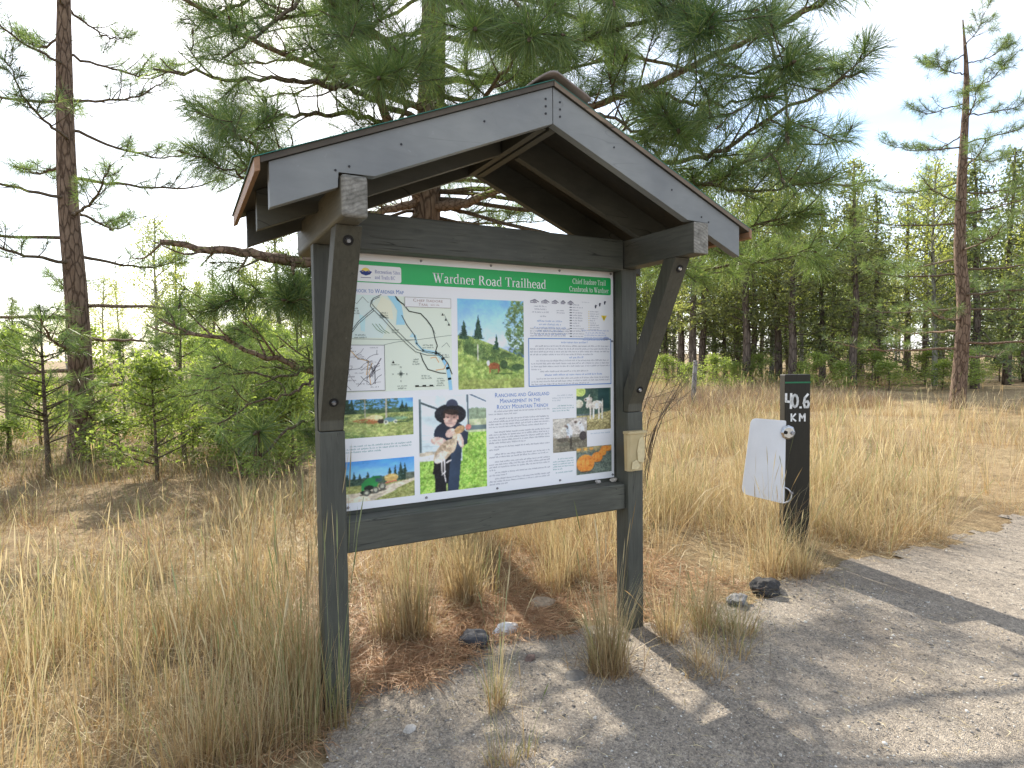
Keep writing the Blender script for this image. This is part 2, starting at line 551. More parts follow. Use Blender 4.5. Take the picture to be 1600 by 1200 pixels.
# rails between the posts
kp('top_rail', box(S + .001, W - .001, .028, .12, 1.898, 2.053), W_X, bevel=.006)
kp('bottom_rail', box(S + .001, W - .001, .022, .124, .6466, .7819), W_X, bevel=.008, seg=3)
# barge boards, mid and rear rafters (each slope its own board)
def rafter(y0, y1, sgn, mat, name, hf=HF, dz=0, notch=False, xin=.0015):
    za = ZA + dz
    xs_ = [xin, HW]
    top = [(XC + sgn * x, za - SL * x) for x in xs_]
    bot = [(XC + sgn * x, za - SL * x - hf) for x in xs_]
    poly = [top[0], top[1], bot[1], bot[0]]
    if notch:                                     # square notch round the beam end
        bl, brr = ((-.008, .096) if sgn < 0 else (W + S - .096, W + S + .008))
        bo, bi = (bl, brr) if sgn < 0 else (brr, bl)
        zf = lambda x: za - SL * abs(x - XC) - hf
        zt = Z_BEAM1 + .006
        # the notch runs from the outer lower edge up over the beam to where the bottom edge clears it
        xin2 = XC + sgn * ((za - hf - zt) / SL)
        poly = [top[0], top[1], bot[1], (bo, zf(bo)), (bo, zt), (xin2, zt), bot[0]]
    return prism(poly, 'y', y0, y1)
for sgn in (-1, 1):
    f = kp('barge_board', rafter(-.4385, -.4005, sgn, W_FASCIA, '', notch=True), W_FASCIA, bevel=.002)
    for k in range(3):
        c = (XC + sgn * .033, -.4392, ZA - .045 - .028 * k - .008)
        kp('nail', disc_bm(c, (0, -1, 0), .0045, .003, 8), MAT_NAIL, f, 0)
    for dx in (.80, .845, .62, .3):
        c = (XC + sgn * dx, -.4392, ZA - SL * dx - (.085 if dx > .7 else .06))
        kp('nail', disc_bm(c, (0, -1, 0), .004, .003, 8), MAT_NAIL, f, 0)
    kp('rafter', rafter(-.085, -.047, sgn, W_RAFTER, '', xin=.045), W_RAFTER, bevel=.002)
    kp('rafter', rafter(.268, .306, sgn, W_RAFTER, '', xin=.0015), W_RAFTER, bevel=.002)
    # ridge boards: a pair with a gap between them
    a, b = (XC - .040, XC - .008) if sgn < 0 else (XC + .006, XC + .041)
    kp('ridge_board', box(a, b, -.399, .2665, ZA - HF - .012, ZA - .022), W_RAFTER, bevel=.002)
    # plywood sheathing and green metal roofing lying on the slope
    ov = 1.088 if sgn < 0 else 1.118
    def slab(t0, t1, xa, xb, ya, yb):
        k = math.sqrt(1 + SL * SL)
        poly = [(XC + sgn * xa, ZA - SL * xa + t0 * k), (XC + sgn * xb, ZA - SL * xb + t0 * k),
                (XC + sgn * xb, ZA - SL * xb + t1 * k), (XC + sgn * xa, ZA - SL * xa + t1 * k)]
        return prism(poly, 'y', ya, yb)
    rs = kp('roof_sheathing', slab(.001, .019, .002, ov - .014, -.449, .372), [W_PLY, W_PLYEDGE if sgn > 0 else W_PLYEDGE2], bevel=0)
    for f_ in rs.data.polygons:
        if abs(f_.normal.y) > .9: f_.material_index = 1
    kp('eave_board', slab(-.022, .019, ov - .013, ov + .004, -.451, .378), W_EDGE, bevel=.002)
    kp('metal_roofing', slab(.0195, .0215, .003, ov + .010, -.450 if sgn > 0 else -.456, .382), MAT_GREEN_ROOF, bevel=0)
# rubber ridge cap bent over the apex, curling up at the front
bm = bmesh.new()
cap_n, cap_m = 17, 10
rows = []
for j in range(cap_m):
    y = -.46 + j * .85 / (cap_m - 1)
    row = []
    for th in (0.0, .009):
        for i in range(cap_n):
            u = (i / (cap_n - 1) - .5) * 2
            half = (.150 if u > 0 else .115) + .008 * math.sin(j * 1.7)
            x = XC + u * half
            flip = (.012 * max(0, abs(u) - .7)) * math.exp(-j * .5)
            z = ZA + .034 + .006 * math.sin(j * 1.3) * (1 - u * u) - SL * half * (.25 * abs(u) + .75 * u * u) * 1.08 + flip + .010 * math.exp(-j * .6) * (1 - u * u)
            row.append(bm.verts.new((x + .012, y + .012 * math.sin(4 * u), z + th)))
    rows.append(row)
for j in range(cap_m - 1):
    a, b = rows[j], rows[j + 1]
    for i in range(cap_n - 1):
        bm.faces.new((a[i], a[i + 1], b[i + 1], b[i]))
        bm.faces.new((a[cap_n + i], b[cap_n + i], b[cap_n + i + 1], a[cap_n + i + 1]))
    bm.faces.new((a[0], b[0], b[cap_n], a[cap_n]))
    bm.faces.new((a[cap_n - 1], a[2 * cap_n - 1], b[2 * cap_n - 1], b[cap_n - 1]))
for r_ in (rows[0], rows[-1]):
    for i in range(cap_n - 1):
        bm.faces.new((r_[i], r_[cap_n + i], r_[cap_n + i + 1], r_[i + 1]))
capo = kp('ridge_cap', bm, MAT_CAP, bevel=0)
for p_ in capo.data.polygons: p_.use_smooth = True

# ------------------------------------------------------------------ the sign and what is printed on it
YB = .125
panel = kp('sign_panel', box(.095, 1.565, YB, YB + .008, .798, 1.9035), MAT_PANEL, bevel=.0012)
kp('gap_shade_backing', box(.07, 1.60, YB + .0095, YB + .022, .70, 1.96), W_X, bevel=.001)  # added board, gives the shadowed gaps round the panel their dark line

def ink(col): return tuple(min(.88, c * 1.3) for c in lin(*col))
class Print:
    """flat print: coloured polygons in sign coordinates, stacked in thin layers"""
    def __init__(s): s.v, s.f, s.c = [], [], []
    def poly(s, pts, col, layer=1):
        b = len(s.v)
        y = YB - .0005 * layer
        s.v += [(x, y, z) for x, z in pts]
        s.c += [ink(col)] * len(pts)
        s.f.append(tuple(range(b, b + len(pts))))
    def rect(s, x0, x1, z0, z1, col, layer=1): s.poly([(x0, z0), (x1, z0), (x1, z1), (x0, z1)], col, layer)
    def line(s, pts, w, col, layer=2):
        for (ax_, az_), (bx_, bz_) in zip(pts[:-1], pts[1:]):
            d = np.array([bx_ - ax_, bz_ - az_]); L = np.linalg.norm(d)
            if L < 1e-6: continue
            d /= L; nn = np.array([-d[1], d[0]]) * w / 2; e = d * w * .3
            a = np.array([ax_, az_]) - e; b = np.array([bx_, bz_]) + e
            s.poly([tuple(a - nn), tuple(b - nn), tuple(b + nn), tuple(a + nn)], col, layer)
    def build(s, name, parent=panel):
        me = bpy.data.meshes.new(name)
        me.from_pydata([(x - KO[0], y - KO[1], z - KO[2]) for x, y, z in s.v], [], s.f)
        a = me.attributes.new('col', 'FLOAT_COLOR', 'POINT')
        a.data.foreach_set('color', np.array([(*c, 1) for c in s.c], dtype=np.float32).ravel())
        return link(name, me, MAT_PRINT, parent)

def rounded(x0, x1, z0, z1, r, corners=(1, 1, 1, 1), n=5):
    pts = []
    for (cx, cz, a0), on in zip(((x0 + r, z0 + r, 180), (x1 - r, z0 + r, 270), (x1 - r, z1 - r, 0), (x0 + r, z1 - r, 90)), corners):
        if on:
            for k in range(n + 1):
                a = math.radians(a0 + 90 * k / n); pts.append((cx + r * math.cos(a), cz + r * math.sin(a)))
        else:
            pts.append({180: (x0, z0), 270: (x1, z0), 0: (x1, z1), 90: (x0, z1)}[a0])
    return pts

# ---- serif lettering built from pen strokes (cap height 1)
TK, TN = .16, .06
class Pen:
    def __init__(s): s.p = []
    def q(s, *pts): s.p.append(list(pts)); return s
    def stem(s, x, y0, y1, w=TK): return s.q((x - w / 2, y0), (x + w / 2, y0), (x + w / 2, y1), (x - w / 2, y1))
    def bar(s, x0, x1, y, w=TN): return s.q((x0, y - w / 2), (x1, y - w / 2), (x1, y + w / 2), (x0, y + w / 2))
    def diag(s, x0, y0, x1, y1, w): return s.q((x0 - w / 2, y0), (x0 + w / 2, y0), (x1 + w / 2, y1), (x1 - w / 2, y1))
    def arc(s, cx, cy, rx, ry, a0, a1, n=10, tk=TK, tn=TN):
        for k in range(n):
            qd = []
            for a, sg in ((a0 + (a1 - a0) * k / n, -1), (a0 + (a1 - a0) * k / n, 1), (a0 + (a1 - a0) * (k + 1) / n, 1), (a0 + (a1 - a0) * (k + 1) / n, -1)):
                r = math.radians(a); th = tn + (tk - tn) * abs(math.cos(r)) ** 1.3
                qd.append((cx + (rx + sg * th / 2) * math.cos(r), cy + (ry + sg * th / 2) * math.sin(r)))
            s.q(*qd)
        return s
XH = .68
def glyphs():
    G = {}
    G['W'] = (1.40, Pen().diag(.22, 1, .5, 0, TK).diag(.5, 0, .72, .95, TN).diag(.66, 1, .94, 0, TK).diag(.94, 0, 1.2, 1, TN).bar(.05, .42, .97).bar(.52, .85, .97).bar(1.05, 1.38, .97))
    G['R'] = (1.0, Pen().stem(.24, 0, 1).arc(.42, .745, .26, .225, -90, 90).bar(.2, .44, .97).bar(.2, .44, .52).diag(.5, .52, .84, 0, TK).bar(.08, .42, .03).bar(.74, 1.0, .03))
    G['T'] = (.92, Pen().stem(.46, 0, 1).bar(.05, .87, .97).bar(.28, .64, .03).stem(.07, .74, 1, TN).stem(.85, .74, 1, TN))
    G['C'] = (1.0, Pen().arc(.53, .5, .4, .48, 45, 315, 16).stem(.86, .68, 1, TN))
    G['I'] = (.5, Pen().stem(.25, 0, 1).bar(.07, .43, .97).bar(.07, .43, .03))
    G['S'] = (.84, Pen().arc(.42, .74, .26, .24, 20, 270, 12, .12).arc(.42, .26, .27, .24, -160, 90, 12, .12))
    G['B'] = (1.0, Pen().stem(.24, 0, 1).arc(.45, .75, .22, .22, -90, 90).arc(.47, .27, .27, .24, -90, 90).bar(.08, .47, .97).bar(.2, .47, .52).bar(.08, .47, .03))
    def lo(): return Pen()
    G['a'] = (.66, lo().stem(.44, .08, .5, .13).arc(.3, .5, .16, .16, 0, 160, 8, .13).arc(.28, .19, .17, .19, 40, 330, 12, .13).bar(.42, .62, .05, .08))
    G['b'] = (.74, lo().stem(.17, 0, 1.02, .13).arc(.38, .34, .25, .32, -150, 150, 16, .14).bar(.04, .2, .99))
    G['c'] = (.64, lo().arc(.36, .34, .26, .32, 50, 310, 14, .14).q((.44, .5), (.58, .5), (.56, .62), (.46, .62)))
    G['d'] = (.76, lo().stem(.55, 0, 1.02, .13).arc(.34, .34, .25, .32, 30, 330, 16, .14).bar(.42, .56, .99).bar(.55, .72, .04))
    G['e'] = (.66, lo().arc(.35, .34, .26, .32, 0, 310, 16, .14).bar(.12, .6, .38))
    G['f'] = (.46, lo().stem(.22, 0, .82, .13).arc(.37, .82, .15, .17, 40, 180, 8, .12).bar(.04, .42, .64).bar(.06, .42, .03))
    G['h'] = (.76, lo().stem(.18, 0, 1.02, .13).arc(.37, .42, .2, .24, 0, 150, 8, .12).stem(.57, 0, .44, .13).bar(.04, .2, .99).bar(.04, .34, .03).bar(.42, .72, .03))
    G['i'] = (.42, lo().stem(.21, 0, XH, .13).q((.13, .84), (.29, .84), (.29, 1.0), (.13, 1.0)).bar(.06, .22, .65).bar(.05, .37, .03))
    G['k'] = (.76, lo().stem(.18, 0, 1.02, .13).diag(.26, .3, .56, .64, TN).diag(.38, .42, .62, 0, .14).bar(.04, .2, .99).bar(.04, .34, .03).bar(.44, .7, .65).bar(.5, .75, .03))
    G['l'] = (.42, lo().stem(.21, 0, 1.02, .13).bar(.06, .22, .99).bar(.05, .37, .03))
    G['n'] = (.76, lo().stem(.18, 0, XH, .13).arc(.37, .42, .2, .24, 0, 150, 8, .12).stem(.57, 0, .44, .13).bar(.04, .2, .65).bar(.04, .34, .03).bar(.42, .72, .03))
    G['o'] = (.76, lo().arc(.38, .34, .28, .32, 0, 360, 18, .14))
    G['r'] = (.52, lo().stem(.18, 0, XH, .13).arc(.36, .46, .16, .2, 50, 150, 6, .1).q((.36, .52), (.48, .52), (.48, .66), (.36, .66)).bar(.04, .2, .65).bar(.04, .36, .03))
    G['s'] = (.58, lo().arc(.28, .50, .17, .16, 10, 270, 10, .11).arc(.29, .18, .19, .16, -170, 90, 10, .11))
    G['t'] = (.43, lo().stem(.2, .1, .86, .13).arc(.31, .13, .12, .12, 180, 330, 6, .1).bar(.04, .4, .65))
    return G
GLY = glyphs()
def serif_text(pr, txt, x0, x1, z, cap, col, layer):
    adv = sum((.38 if c == ' ' else GLY[c][0]) for c in txt)
    sx = (x1 - x0) / adv
    x = x0
    for c in txt:
        if c == ' ': x += .38 * sx; continue
        w, p = GLY[c]
        for pts in p.p: pr.poly([(x + u * sx, z + v * cap) for u, v in pts], col, layer)
        x += w * sx

def sans_text(pr, txt, x0, x1, z, cap, col, layer, smallcaps=False):
    """Blender's own built-in face turned into flat print; squeezed to run from x0 to x1"""
    runs = []
    cur = 0.0
    words = txt.split(' ')
    for wi, wd in enumerate(words):
        segs = [(wd[0], 1.0), (wd[1:], .78)] if smallcaps and len(wd) > 1 and not wd.islower() else [(wd, .78 if smallcaps else 1.0)]
        for sg, sc in segs:
            if not sg: continue
            cu = bpy.data.curves.new('t', 'FONT'); cu.body = sg.upper() if smallcaps else sg; cu.resolution_u = 2
            ob = bpy.data.objects.new('t', cu); COL.objects.link(ob)
            bpy.context.view_layer.update()
            me = bpy.data.meshes.new_from_object(ob.evaluated_get(bpy.context.evaluated_depsgraph_get()))
            vv = [tuple(v.co) for v in me.vertices]
            ff = [tuple(p.vertices) for p in me.polygons]
            wdt = max((v[0] for v in vv), default=.3)
            runs.append((cur, sc, vv, ff)); cur += (wdt + .09) * sc
            bpy.data.objects.remove(ob); bpy.data.curves.remove(cu); bpy.data.meshes.remove(me)
        cur += .24
    tot = cur - .24
    sx = (x1 - x0) / tot
    capk = cap / .69
    for ox, sc, vv, ff in runs:
        b = len(pr.v)
        y = YB - .0005 * layer
        pr.v += [(x0 + (ox + v[0] * sc) * sx, y, z + v[1] * sc * capk) for v in vv]
        pr.c += [ink(col)] * len(vv)
        pr.f += [tuple(b + i for i in f_) for f_ in ff]

trnd = random.Random(3)
def micro_text(pr, x0, x1, z1, pitch, n, h, col, layer=1, last=.6, indent=.03, center=False, cw=.0042):
    """print too small to read in the photograph: rows of letter-sized strokes grouped into words"""
    for k in range(n):
        z = z1 - pitch * k - h
        a, b = x0, x1
        if k == 0 and not center: a += indent
        if k == n - 1: b = x0 + (x1 - x0) * last
        if center:
            wd = (x1 - x0) * trnd.uniform(.6, 1); a = (x0 + x1) / 2 - wd / 2; b = a + wd
        x = a
        while x < b - cw:
            L = trnd.choice([2, 3, 3, 4, 5, 6, 7, 8])
            for i in range(L):
                if x > b - cw: break
                hh = h * trnd.choice([.7, .7, .7, 1, 1, .7])
                kind = trnd.random()
                pr.rect(x, x + cw * .34, z, z + hh, col, layer)
                if kind < .6: pr.rect(x + cw * .34, x + cw * .74, z + (hh - h * .22 if kind < .35 else 0), z + (hh if kind < .35 else h * .22), col, layer)
                x += cw
            x += cw * .9

# header band
p = Print()
p.poly(rounded(.095, 1.549, 1.777, 1.869, .010, (0, 1, 1, 0)), (36, 158, 84), 1)
for i in range(24):     # the ink runs slightly darker towards the right end
    x0 = .095 + i * .058
    p.poly([(x0, 1.779), (x0 + .058, 1.779), (x0 + .058, 1.867), (x0, 1.867)], (48 - i * .6, 158 - i * .5, 90 - i * .7), 2) if i < 24 and x0 + .058 < 1.538 else None
p.build('header_band')
p = Print()
p.poly(rounded(.12, .389, 1.781, 1.851, .009), (226, 226, 236), 3)
# small round provincial emblem: sun over blue water
p.poly([(.231 + .020 * math.cos(a), 1.820 + .020 * math.sin(a)) for a in np.linspace(0, math.pi, 9)], (222, 190, 90), 4)
p.poly([(.205, 1.822), (.257, 1.822), (.250, 1.812), (.231, 1.806), (.212, 1.812)], (24, 44, 110), 5)
p.line([(.206, 1.822), (.218, 1.826), (.231, 1.821), (.244, 1.826), (.256, 1.822)], .004, (40, 60, 140), 6)
p.rect(.209, .253, 1.796, 1.799, (120, 120, 140), 4)
serif_text(p, 'Recreation Sites', .270, .385, 1.818, .015, (96, 98, 150), 4)
serif_text(p, 'and Trails BC', .270, .362, 1.794, .015, (96, 98, 150), 4)
p.build('header_logo')
p = Print()
_adv = lambda t_: sum((.38 if c == ' ' else GLY[c][0]) for c in t_)
_k = .609 / _adv('Wardner Road Trailhead'); _x = .534
for wd_ in ('Wardner ', 'Road ', 'Trailhead'):
    p = Print()
    serif_text(p, wd_.strip(), _x, _x + _adv(wd_.strip()) * _k, 1.792, .0445, (236, 240, 232), 4)
    p.build('title_word')
    _x += _adv(wd_) * _k
p = Print()
serif_text(p, 'Chief Isadore Trail', 1.301, 1.515, 1.827, .0262, (232, 238, 228), 4)
p.build('trail_name_lettering')
p = Print()
serif_text(p, 'Cranbrook to Wardner', 1.281, 1.533, 1.787, .0262, (232, 238, 228), 4)
p.build('route_lettering')

# map
p = Print()
sans_text(p, 'Cranbrook to Wardner Map', .128, .401, 1.733, .0185, (60, 100, 160), 1, True)
p.build('map_heading')
p = Print()
p.rect(.118, .626, 1.306, 1.7235, (206, 220, 198), 1)
p.poly([(.118, 1.7235), (.29, 1.7235), (.25, 1.68), (.33, 1.62), (.30, 1.54), (.118, 1.54)], (200, 220, 208), 2)
p.poly([(.30, 1.72), (.34, 1.70), (.35, 1.62), (.30, 1.63), (.275, 1.67)], (222, 222, 190), 2)
p.poly([(.324, 1.7235), (.35, 1.691), (.368, 1.66), (.362, 1.598), (.402, 1.599), (.395, 1.64), (.389, 1.682), (.359, 1.7235)], (150, 196, 236), 3)
p.poly([(.423, 1.545), (.437, 1.566), (.453, 1.542)], (170, 205, 232), 3)
p.poly([(.20, 1.64), (.226, 1.63), (.222, 1.565), (.205, 1.57)], (180, 212, 226), 3)
RIV = [(.388, 1.64), (.41, 1.599), (.448, 1.55), (.455, 1.516), (.485, 1.484), (.547, 1.474), (.581, 1.447), (.604, 1.403), (.612, 1.354), (.617, 1.307)]
p.line(RIV[:3], .004, (110, 120, 130), 3)
p.line(RIV[2:5], .010, (160, 200, 232), 3); p.line(RIV[4:7], .016, (160, 200, 232), 3); p.line(RIV[6:], .017, (140, 188, 234), 3)
K_ = (70, 78, 72)
p.line(RIV[:7], .0026, K_, 5)
for off in (-.005, .005):
    p.line([(x + off * .7, z + off) for x, z in [(.293, 1.7225), (.257, 1.705), (.251, 1.682), (.263, 1.667), (.309, 1.623), (.356, 1.572), (.409, 1.521), (.452, 1.484), (.507, 1.468), (.564, 1.468)]], .0026, K_, 5)
    p.line([(x, z + off) for x, z in [(.263, 1.662), (.232, 1.636), (.196, 1.605), (.17, 1.57), (.118, 1.53)]], .0026, K_, 5)
p.line([(.361, 1.7225), (.369, 1.707), (.396, 1.69), (.422, 1.659), (.477, 1.65), (.505, 1.622), (.532, 1.586), (.543, 1.538), (.554, 1.506), (.544, 1.479), (.576, 1.46), (.604, 1.425), (.624, 1.376)], .0044, (50, 56, 52), 5)
p.line([(.361, 1.7225), (.380, 1.70), (.396, 1.69)], .0044, (50, 56, 52), 5)
p.line([(.471, 1.474), (.484, 1.437), (.506, 1.399), (.563, 1.382), (.592, 1.379)], .0044, (60, 66, 60), 5)
for pts in ([(.118, 1.535), (.453, 1.532), (.625, 1.555)], [(.307, 1.51), (.355, 1.521), (.453, 1.534)], [(.165, 1.70), (.19, 1.685), (.215, 1.715), (.24, 1.69)],
            [(.501, 1.63), (.525, 1.60), (.545, 1.56)], [(.575, 1.50), (.60, 1.52), (.615, 1.50)], [(.59, 1.65), (.605, 1.62), (.618, 1.60)]):
    p.line(pts, .0018, (110, 120, 112), 4)
p.line([(.52, 1.45), (.545, 1.455), (.56, 1.43)], .003, (206, 150, 90), 5)
p.line([(.545, 1.395), (.585, 1.40), (.60, 1.43)], .003, (206, 150, 90), 5)
for bx_ in (.255, .27, .285): p.line([(bx_, 1.60), (bx_ + .02, 1.575), (bx_ + .045, 1.56)], .0022, (80, 120, 70), 4)
for tx, tz in ((.582, 1.65), (.597, 1.627), (.612, 1.605), (.345, 1.435)):
    p.poly([(tx - .006, tz - .006), (tx + .006, tz - .006), (tx, tz + .006)], (40, 44, 40), 5)
for tx, tz, w_, n_ in ((.155, 1.668, .05, 3), (.285, 1.652, .05, 3), (.335, 1.578, .05, 2), (.165, 1.555, .08, 2), (.475, 1.512, .07, 2), (.57, 1.468, .048, 2), (.43, 1.448, .045, 3),
                       (.33, 1.426, .05, 1), (.47, 1.373, .06, 2), (.545, 1.36, .05, 4), (.36, 1.331, .05, 2)):
    micro_text(p, tx, tx + w_, tz, .0105, n_, .0062, (76, 90, 84), 6, center=True)
p.rect(.403, .623, 1.679, 1.7215, (226, 224, 226), 6)
for a_, b_ in (((.403, 1.679), (.623, 1.679)), ((.403, 1.7215), (.623, 1.7215)), ((.403, 1.679), (.403, 1.7215)), ((.623, 1.679), (.623, 1.7215))):
    p.line([a_, b_], .002, (150, 140, 140), 7)
sans_text(p, 'Chief Isadore', .440, .585, 1.703, .013, (150, 120, 116), 7, True)
sans_text(p, 'Trail', .466, .514, 1.685, .013, (150, 120, 116), 7, True)
micro_text(p, .525, .57, 1.695, .012, 1, .007, (150, 120, 116), 7, last=1, indent=0)
# compass rose
for k in range(8):
    a_ = k * math.pi / 4; L_ = .020 if k % 2 == 0 else .012
    p.poly([(.379, 1.381), (.379 + .005 * math.cos(a_ - .6), 1.381 + .005 * math.sin(a_ - .6)), (.379 + L_ * math.cos(a_), 1.381 + L_ * math.sin(a_)), (.379 + .005 * math.cos(a_ + .6), 1.381 + .005 * math.sin(a_ + .6))], (110, 120, 112), 6)
for dx, dz, ch in ((0, .026, 'N'), (0, -.036, 'S'), (.028, -.005, 'E'), (-.036, -.005, 'W')):
    sans_text(p, ch, .379 + dx - .004, .379 + dx + .004, 1.381 + dz, .008, (70, 80, 74), 6)
for i in range(3): p.rect(.445 + i * .034, .462 + i * .034, 1.322, 1.329, (40, 44, 40), 6)
p.line([(.445, 1.322), (.535, 1.322)], .002, (40, 44, 40), 6)
# inset town map
p.rect(.118, .306, 1.311, 1.508, (222, 218, 218), 6)
p.line([(.118, 1.508), (.306, 1.508), (.306, 1.311), (.118, 1.311)], .0022, (110, 110, 110), 8)
r2 = random.Random(11)
for i in range(26):
    x_, z_ = r2.uniform(.12, .29), r2.uniform(1.32, 1.47); a_ = r2.choice([.75, .8, -.85, 0.05, 1.5])
    pts = [(x_, z_)]
    for j in range(3):
        x_ += .02 * math.cos(a_); z_ += .02 * math.sin(a_); a_ += r2.uniform(-.4, .4)
        if .12 < x_ < .303 and 1.315 < z_ < 1.5: pts.append((x_, z_))
    if len(pts) > 1: p.line(pts, .0022, r2.choice([(120, 116, 120), (90, 90, 96), (150, 146, 150)]), 7)
p.line([(.15, 1.495), (.19, 1.45), (.235, 1.44), (.225, 1.38)], .004, (214, 180, 130), 7)
p.line([(.25, 1.43), (.235, 1.39), (.243, 1.34)], .003, (214, 170, 110), 7)
p.line([(.24, 1.37), (.29, 1.45)], .005, (120, 116, 124), 7); p.line([(.262, 1.34), (.262, 1.42)], .003, (60, 60, 66), 8)
for i in range(12):
    micro_text(p, r2.uniform(.13, .26), 0, 1.50 - i * .0155, .01, 0, .006, K_, 8)
    x_ = r2.uniform(.13, .25); micro_text(p, x_, x_ + .04, 1.50 - i * .0155, .01, 1, .0055, (110, 106, 112), 8, last=1, indent=0)
p.build('map_print')

# ---- printed photographs: small mosaics of coloured cells
def vnoise(ns, nt, f, seed):
    r = np.random.default_rng(seed)
    g = r.random((int(f * 1.6) + 3, f + 3))
    s = np.linspace(0, f, nt); tt = np.linspace(0, f * 1.5, ns)
    S_, T_ = np.meshgrid(s, tt)
    i, j = T_.astype(int), S_.astype(int)
    a, b = T_ - i, S_ - j
    i = np.minimum(i, g.shape[0] - 2); j = np.minimum(j, g.shape[1] - 2)
    a = a * a * (3 - 2 * a); b = b * b * (3 - 2 * b)
    return g[i, j] * (1 - a) * (1 - b) + g[i + 1, j] * a * (1 - b) + g[i, j + 1] * (1 - a) * b + g[i + 1, j + 1] * a * b

def photo(name, x0, x1, z0, z1, fn, layer=1, cell=.0027, seed=1):
    w = max(8, int((x1 - x0) / cell)); h = max(8, int((z1 - z0) / cell))
    s, t_ = np.meshgrid((np.arange(w) + .5) / w, (np.arange(h) + .5) / h)
    N = lambda f, k=0: np.clip(.5 + ((vnoise(h, w, f, seed * 10 + k) - .5) * .55 + (vnoise(h, w, f * 2, seed * 31 + k) - .5) * .4 + (np.random.default_rng(seed * 7 + k).random((h, w)) - .5) * .35) * 1.25, 0, 1)
    img = np.zeros((h, w, 3)) + 200.0
    G = np.random.default_rng(seed).normal(0, 1, (h, w))
    img = fn(img, s, t_, N, G)
    calm = np.where(img[..., 2] > img[..., 0] + 18, .22, 1.0)[..., None]     # skies and pale walls print smoothly
    img = img * (1 + (vnoise(h, w, 7, seed + 90) - .5)[..., None] * .22 + (vnoise(h, w, 30, seed + 91) - .5)[..., None] * .34 * calm) + G[..., None] * 8 * calm
    e = np.pad(img, ((1, 1), (1, 1), (0, 0)), mode='edge')       # printing dots blur neighbouring tones
    img = .36 * img + .12 * (e[:-2, 1:-1] + e[2:, 1:-1] + e[1:-1, :-2] + e[1:-1, 2:]) + .04 * (e[:-2, :-2] + e[2:, 2:] + e[:-2, 2:] + e[2:, :-2])
    g_ = img.mean(2, keepdims=True)
    img = g_ + (img - g_) * .88 + 8
    img = np.clip(img, 4, 250)
    c = np.minimum((img / 255.0) ** 2.2 * 1.35, .86)
    xs, zs = np.linspace(x0, x1, w + 1), np.linspace(z0, z1, h + 1)
    y = YB - .0005 * layer
    X0, Z0 = np.meshgrid(xs[:-1], zs[:-1]); X1, Z1 = np.meshgrid(xs[1:], zs[1:])
    V = np.stack([np.stack([X0, X0 * 0 + y, Z0], -1), np.stack([X1, X0 * 0 + y, Z0], -1), np.stack([X1, X0 * 0 + y, Z1], -1), np.stack([X0, X0 * 0 + y, Z1], -1)], 2).reshape(-1, 3) - np.array(KO)
    q = np.arange(w * h * 4).reshape(-1, 4)
    C = np.repeat(c.reshape(-1, 3), 4, 0)
    o = link(name, np_mesh(name, V, q, C), MAT_PRINT, panel)
    return o
def put(img, mask, col, k=1.0):
    col = np.asarray(col, float)
    m = np.clip(mask.astype(float), 0, 1)[..., None] * k
    img[:] = img * (1 - m) + (col if col.ndim == 3 else np.zeros_like(img) + col) * m
def ell(s, t_, cx, cy, rx, ry, rot=0.0):
    c, n_ = math.cos(rot), math.sin(rot)
    u, v = (s - cx) * c + (t_ - cy) * n_, -(s - cx) * n_ + (t_ - cy) * c
    return (u / rx) ** 2 + (v / ry) ** 2 < 1
def quadm(s, t_, pts):
    m = np.ones(s.shape, bool); n_ = len(pts)
    for i in range(n_):
        (ax_, ay_), (bx_, by_) = pts[i], pts[(i + 1) % n_]
        m &= (bx_ - ax_) * (t_ - ay_) - (by_ - ay_) * (s - ax_) >= 0
    return m
def conifer(img, s, t_, cx, b, top, w, N, col=(38, 66, 48)):
    f = np.clip((top - t_) / (top - b), 0, 1)
    m = (np.abs(s - cx) < w * f * (.55 + .9 * N(40, 3))) & (t_ > b) & (t_ < top)
    put(img, m, np.array(col) + (N(50, 4)[..., None] - .5) * 50)
def mixg(a, b, f): return np.asarray(a, float) * (1 - f[..., None]) + np.asarray(b, float) * f[..., None]

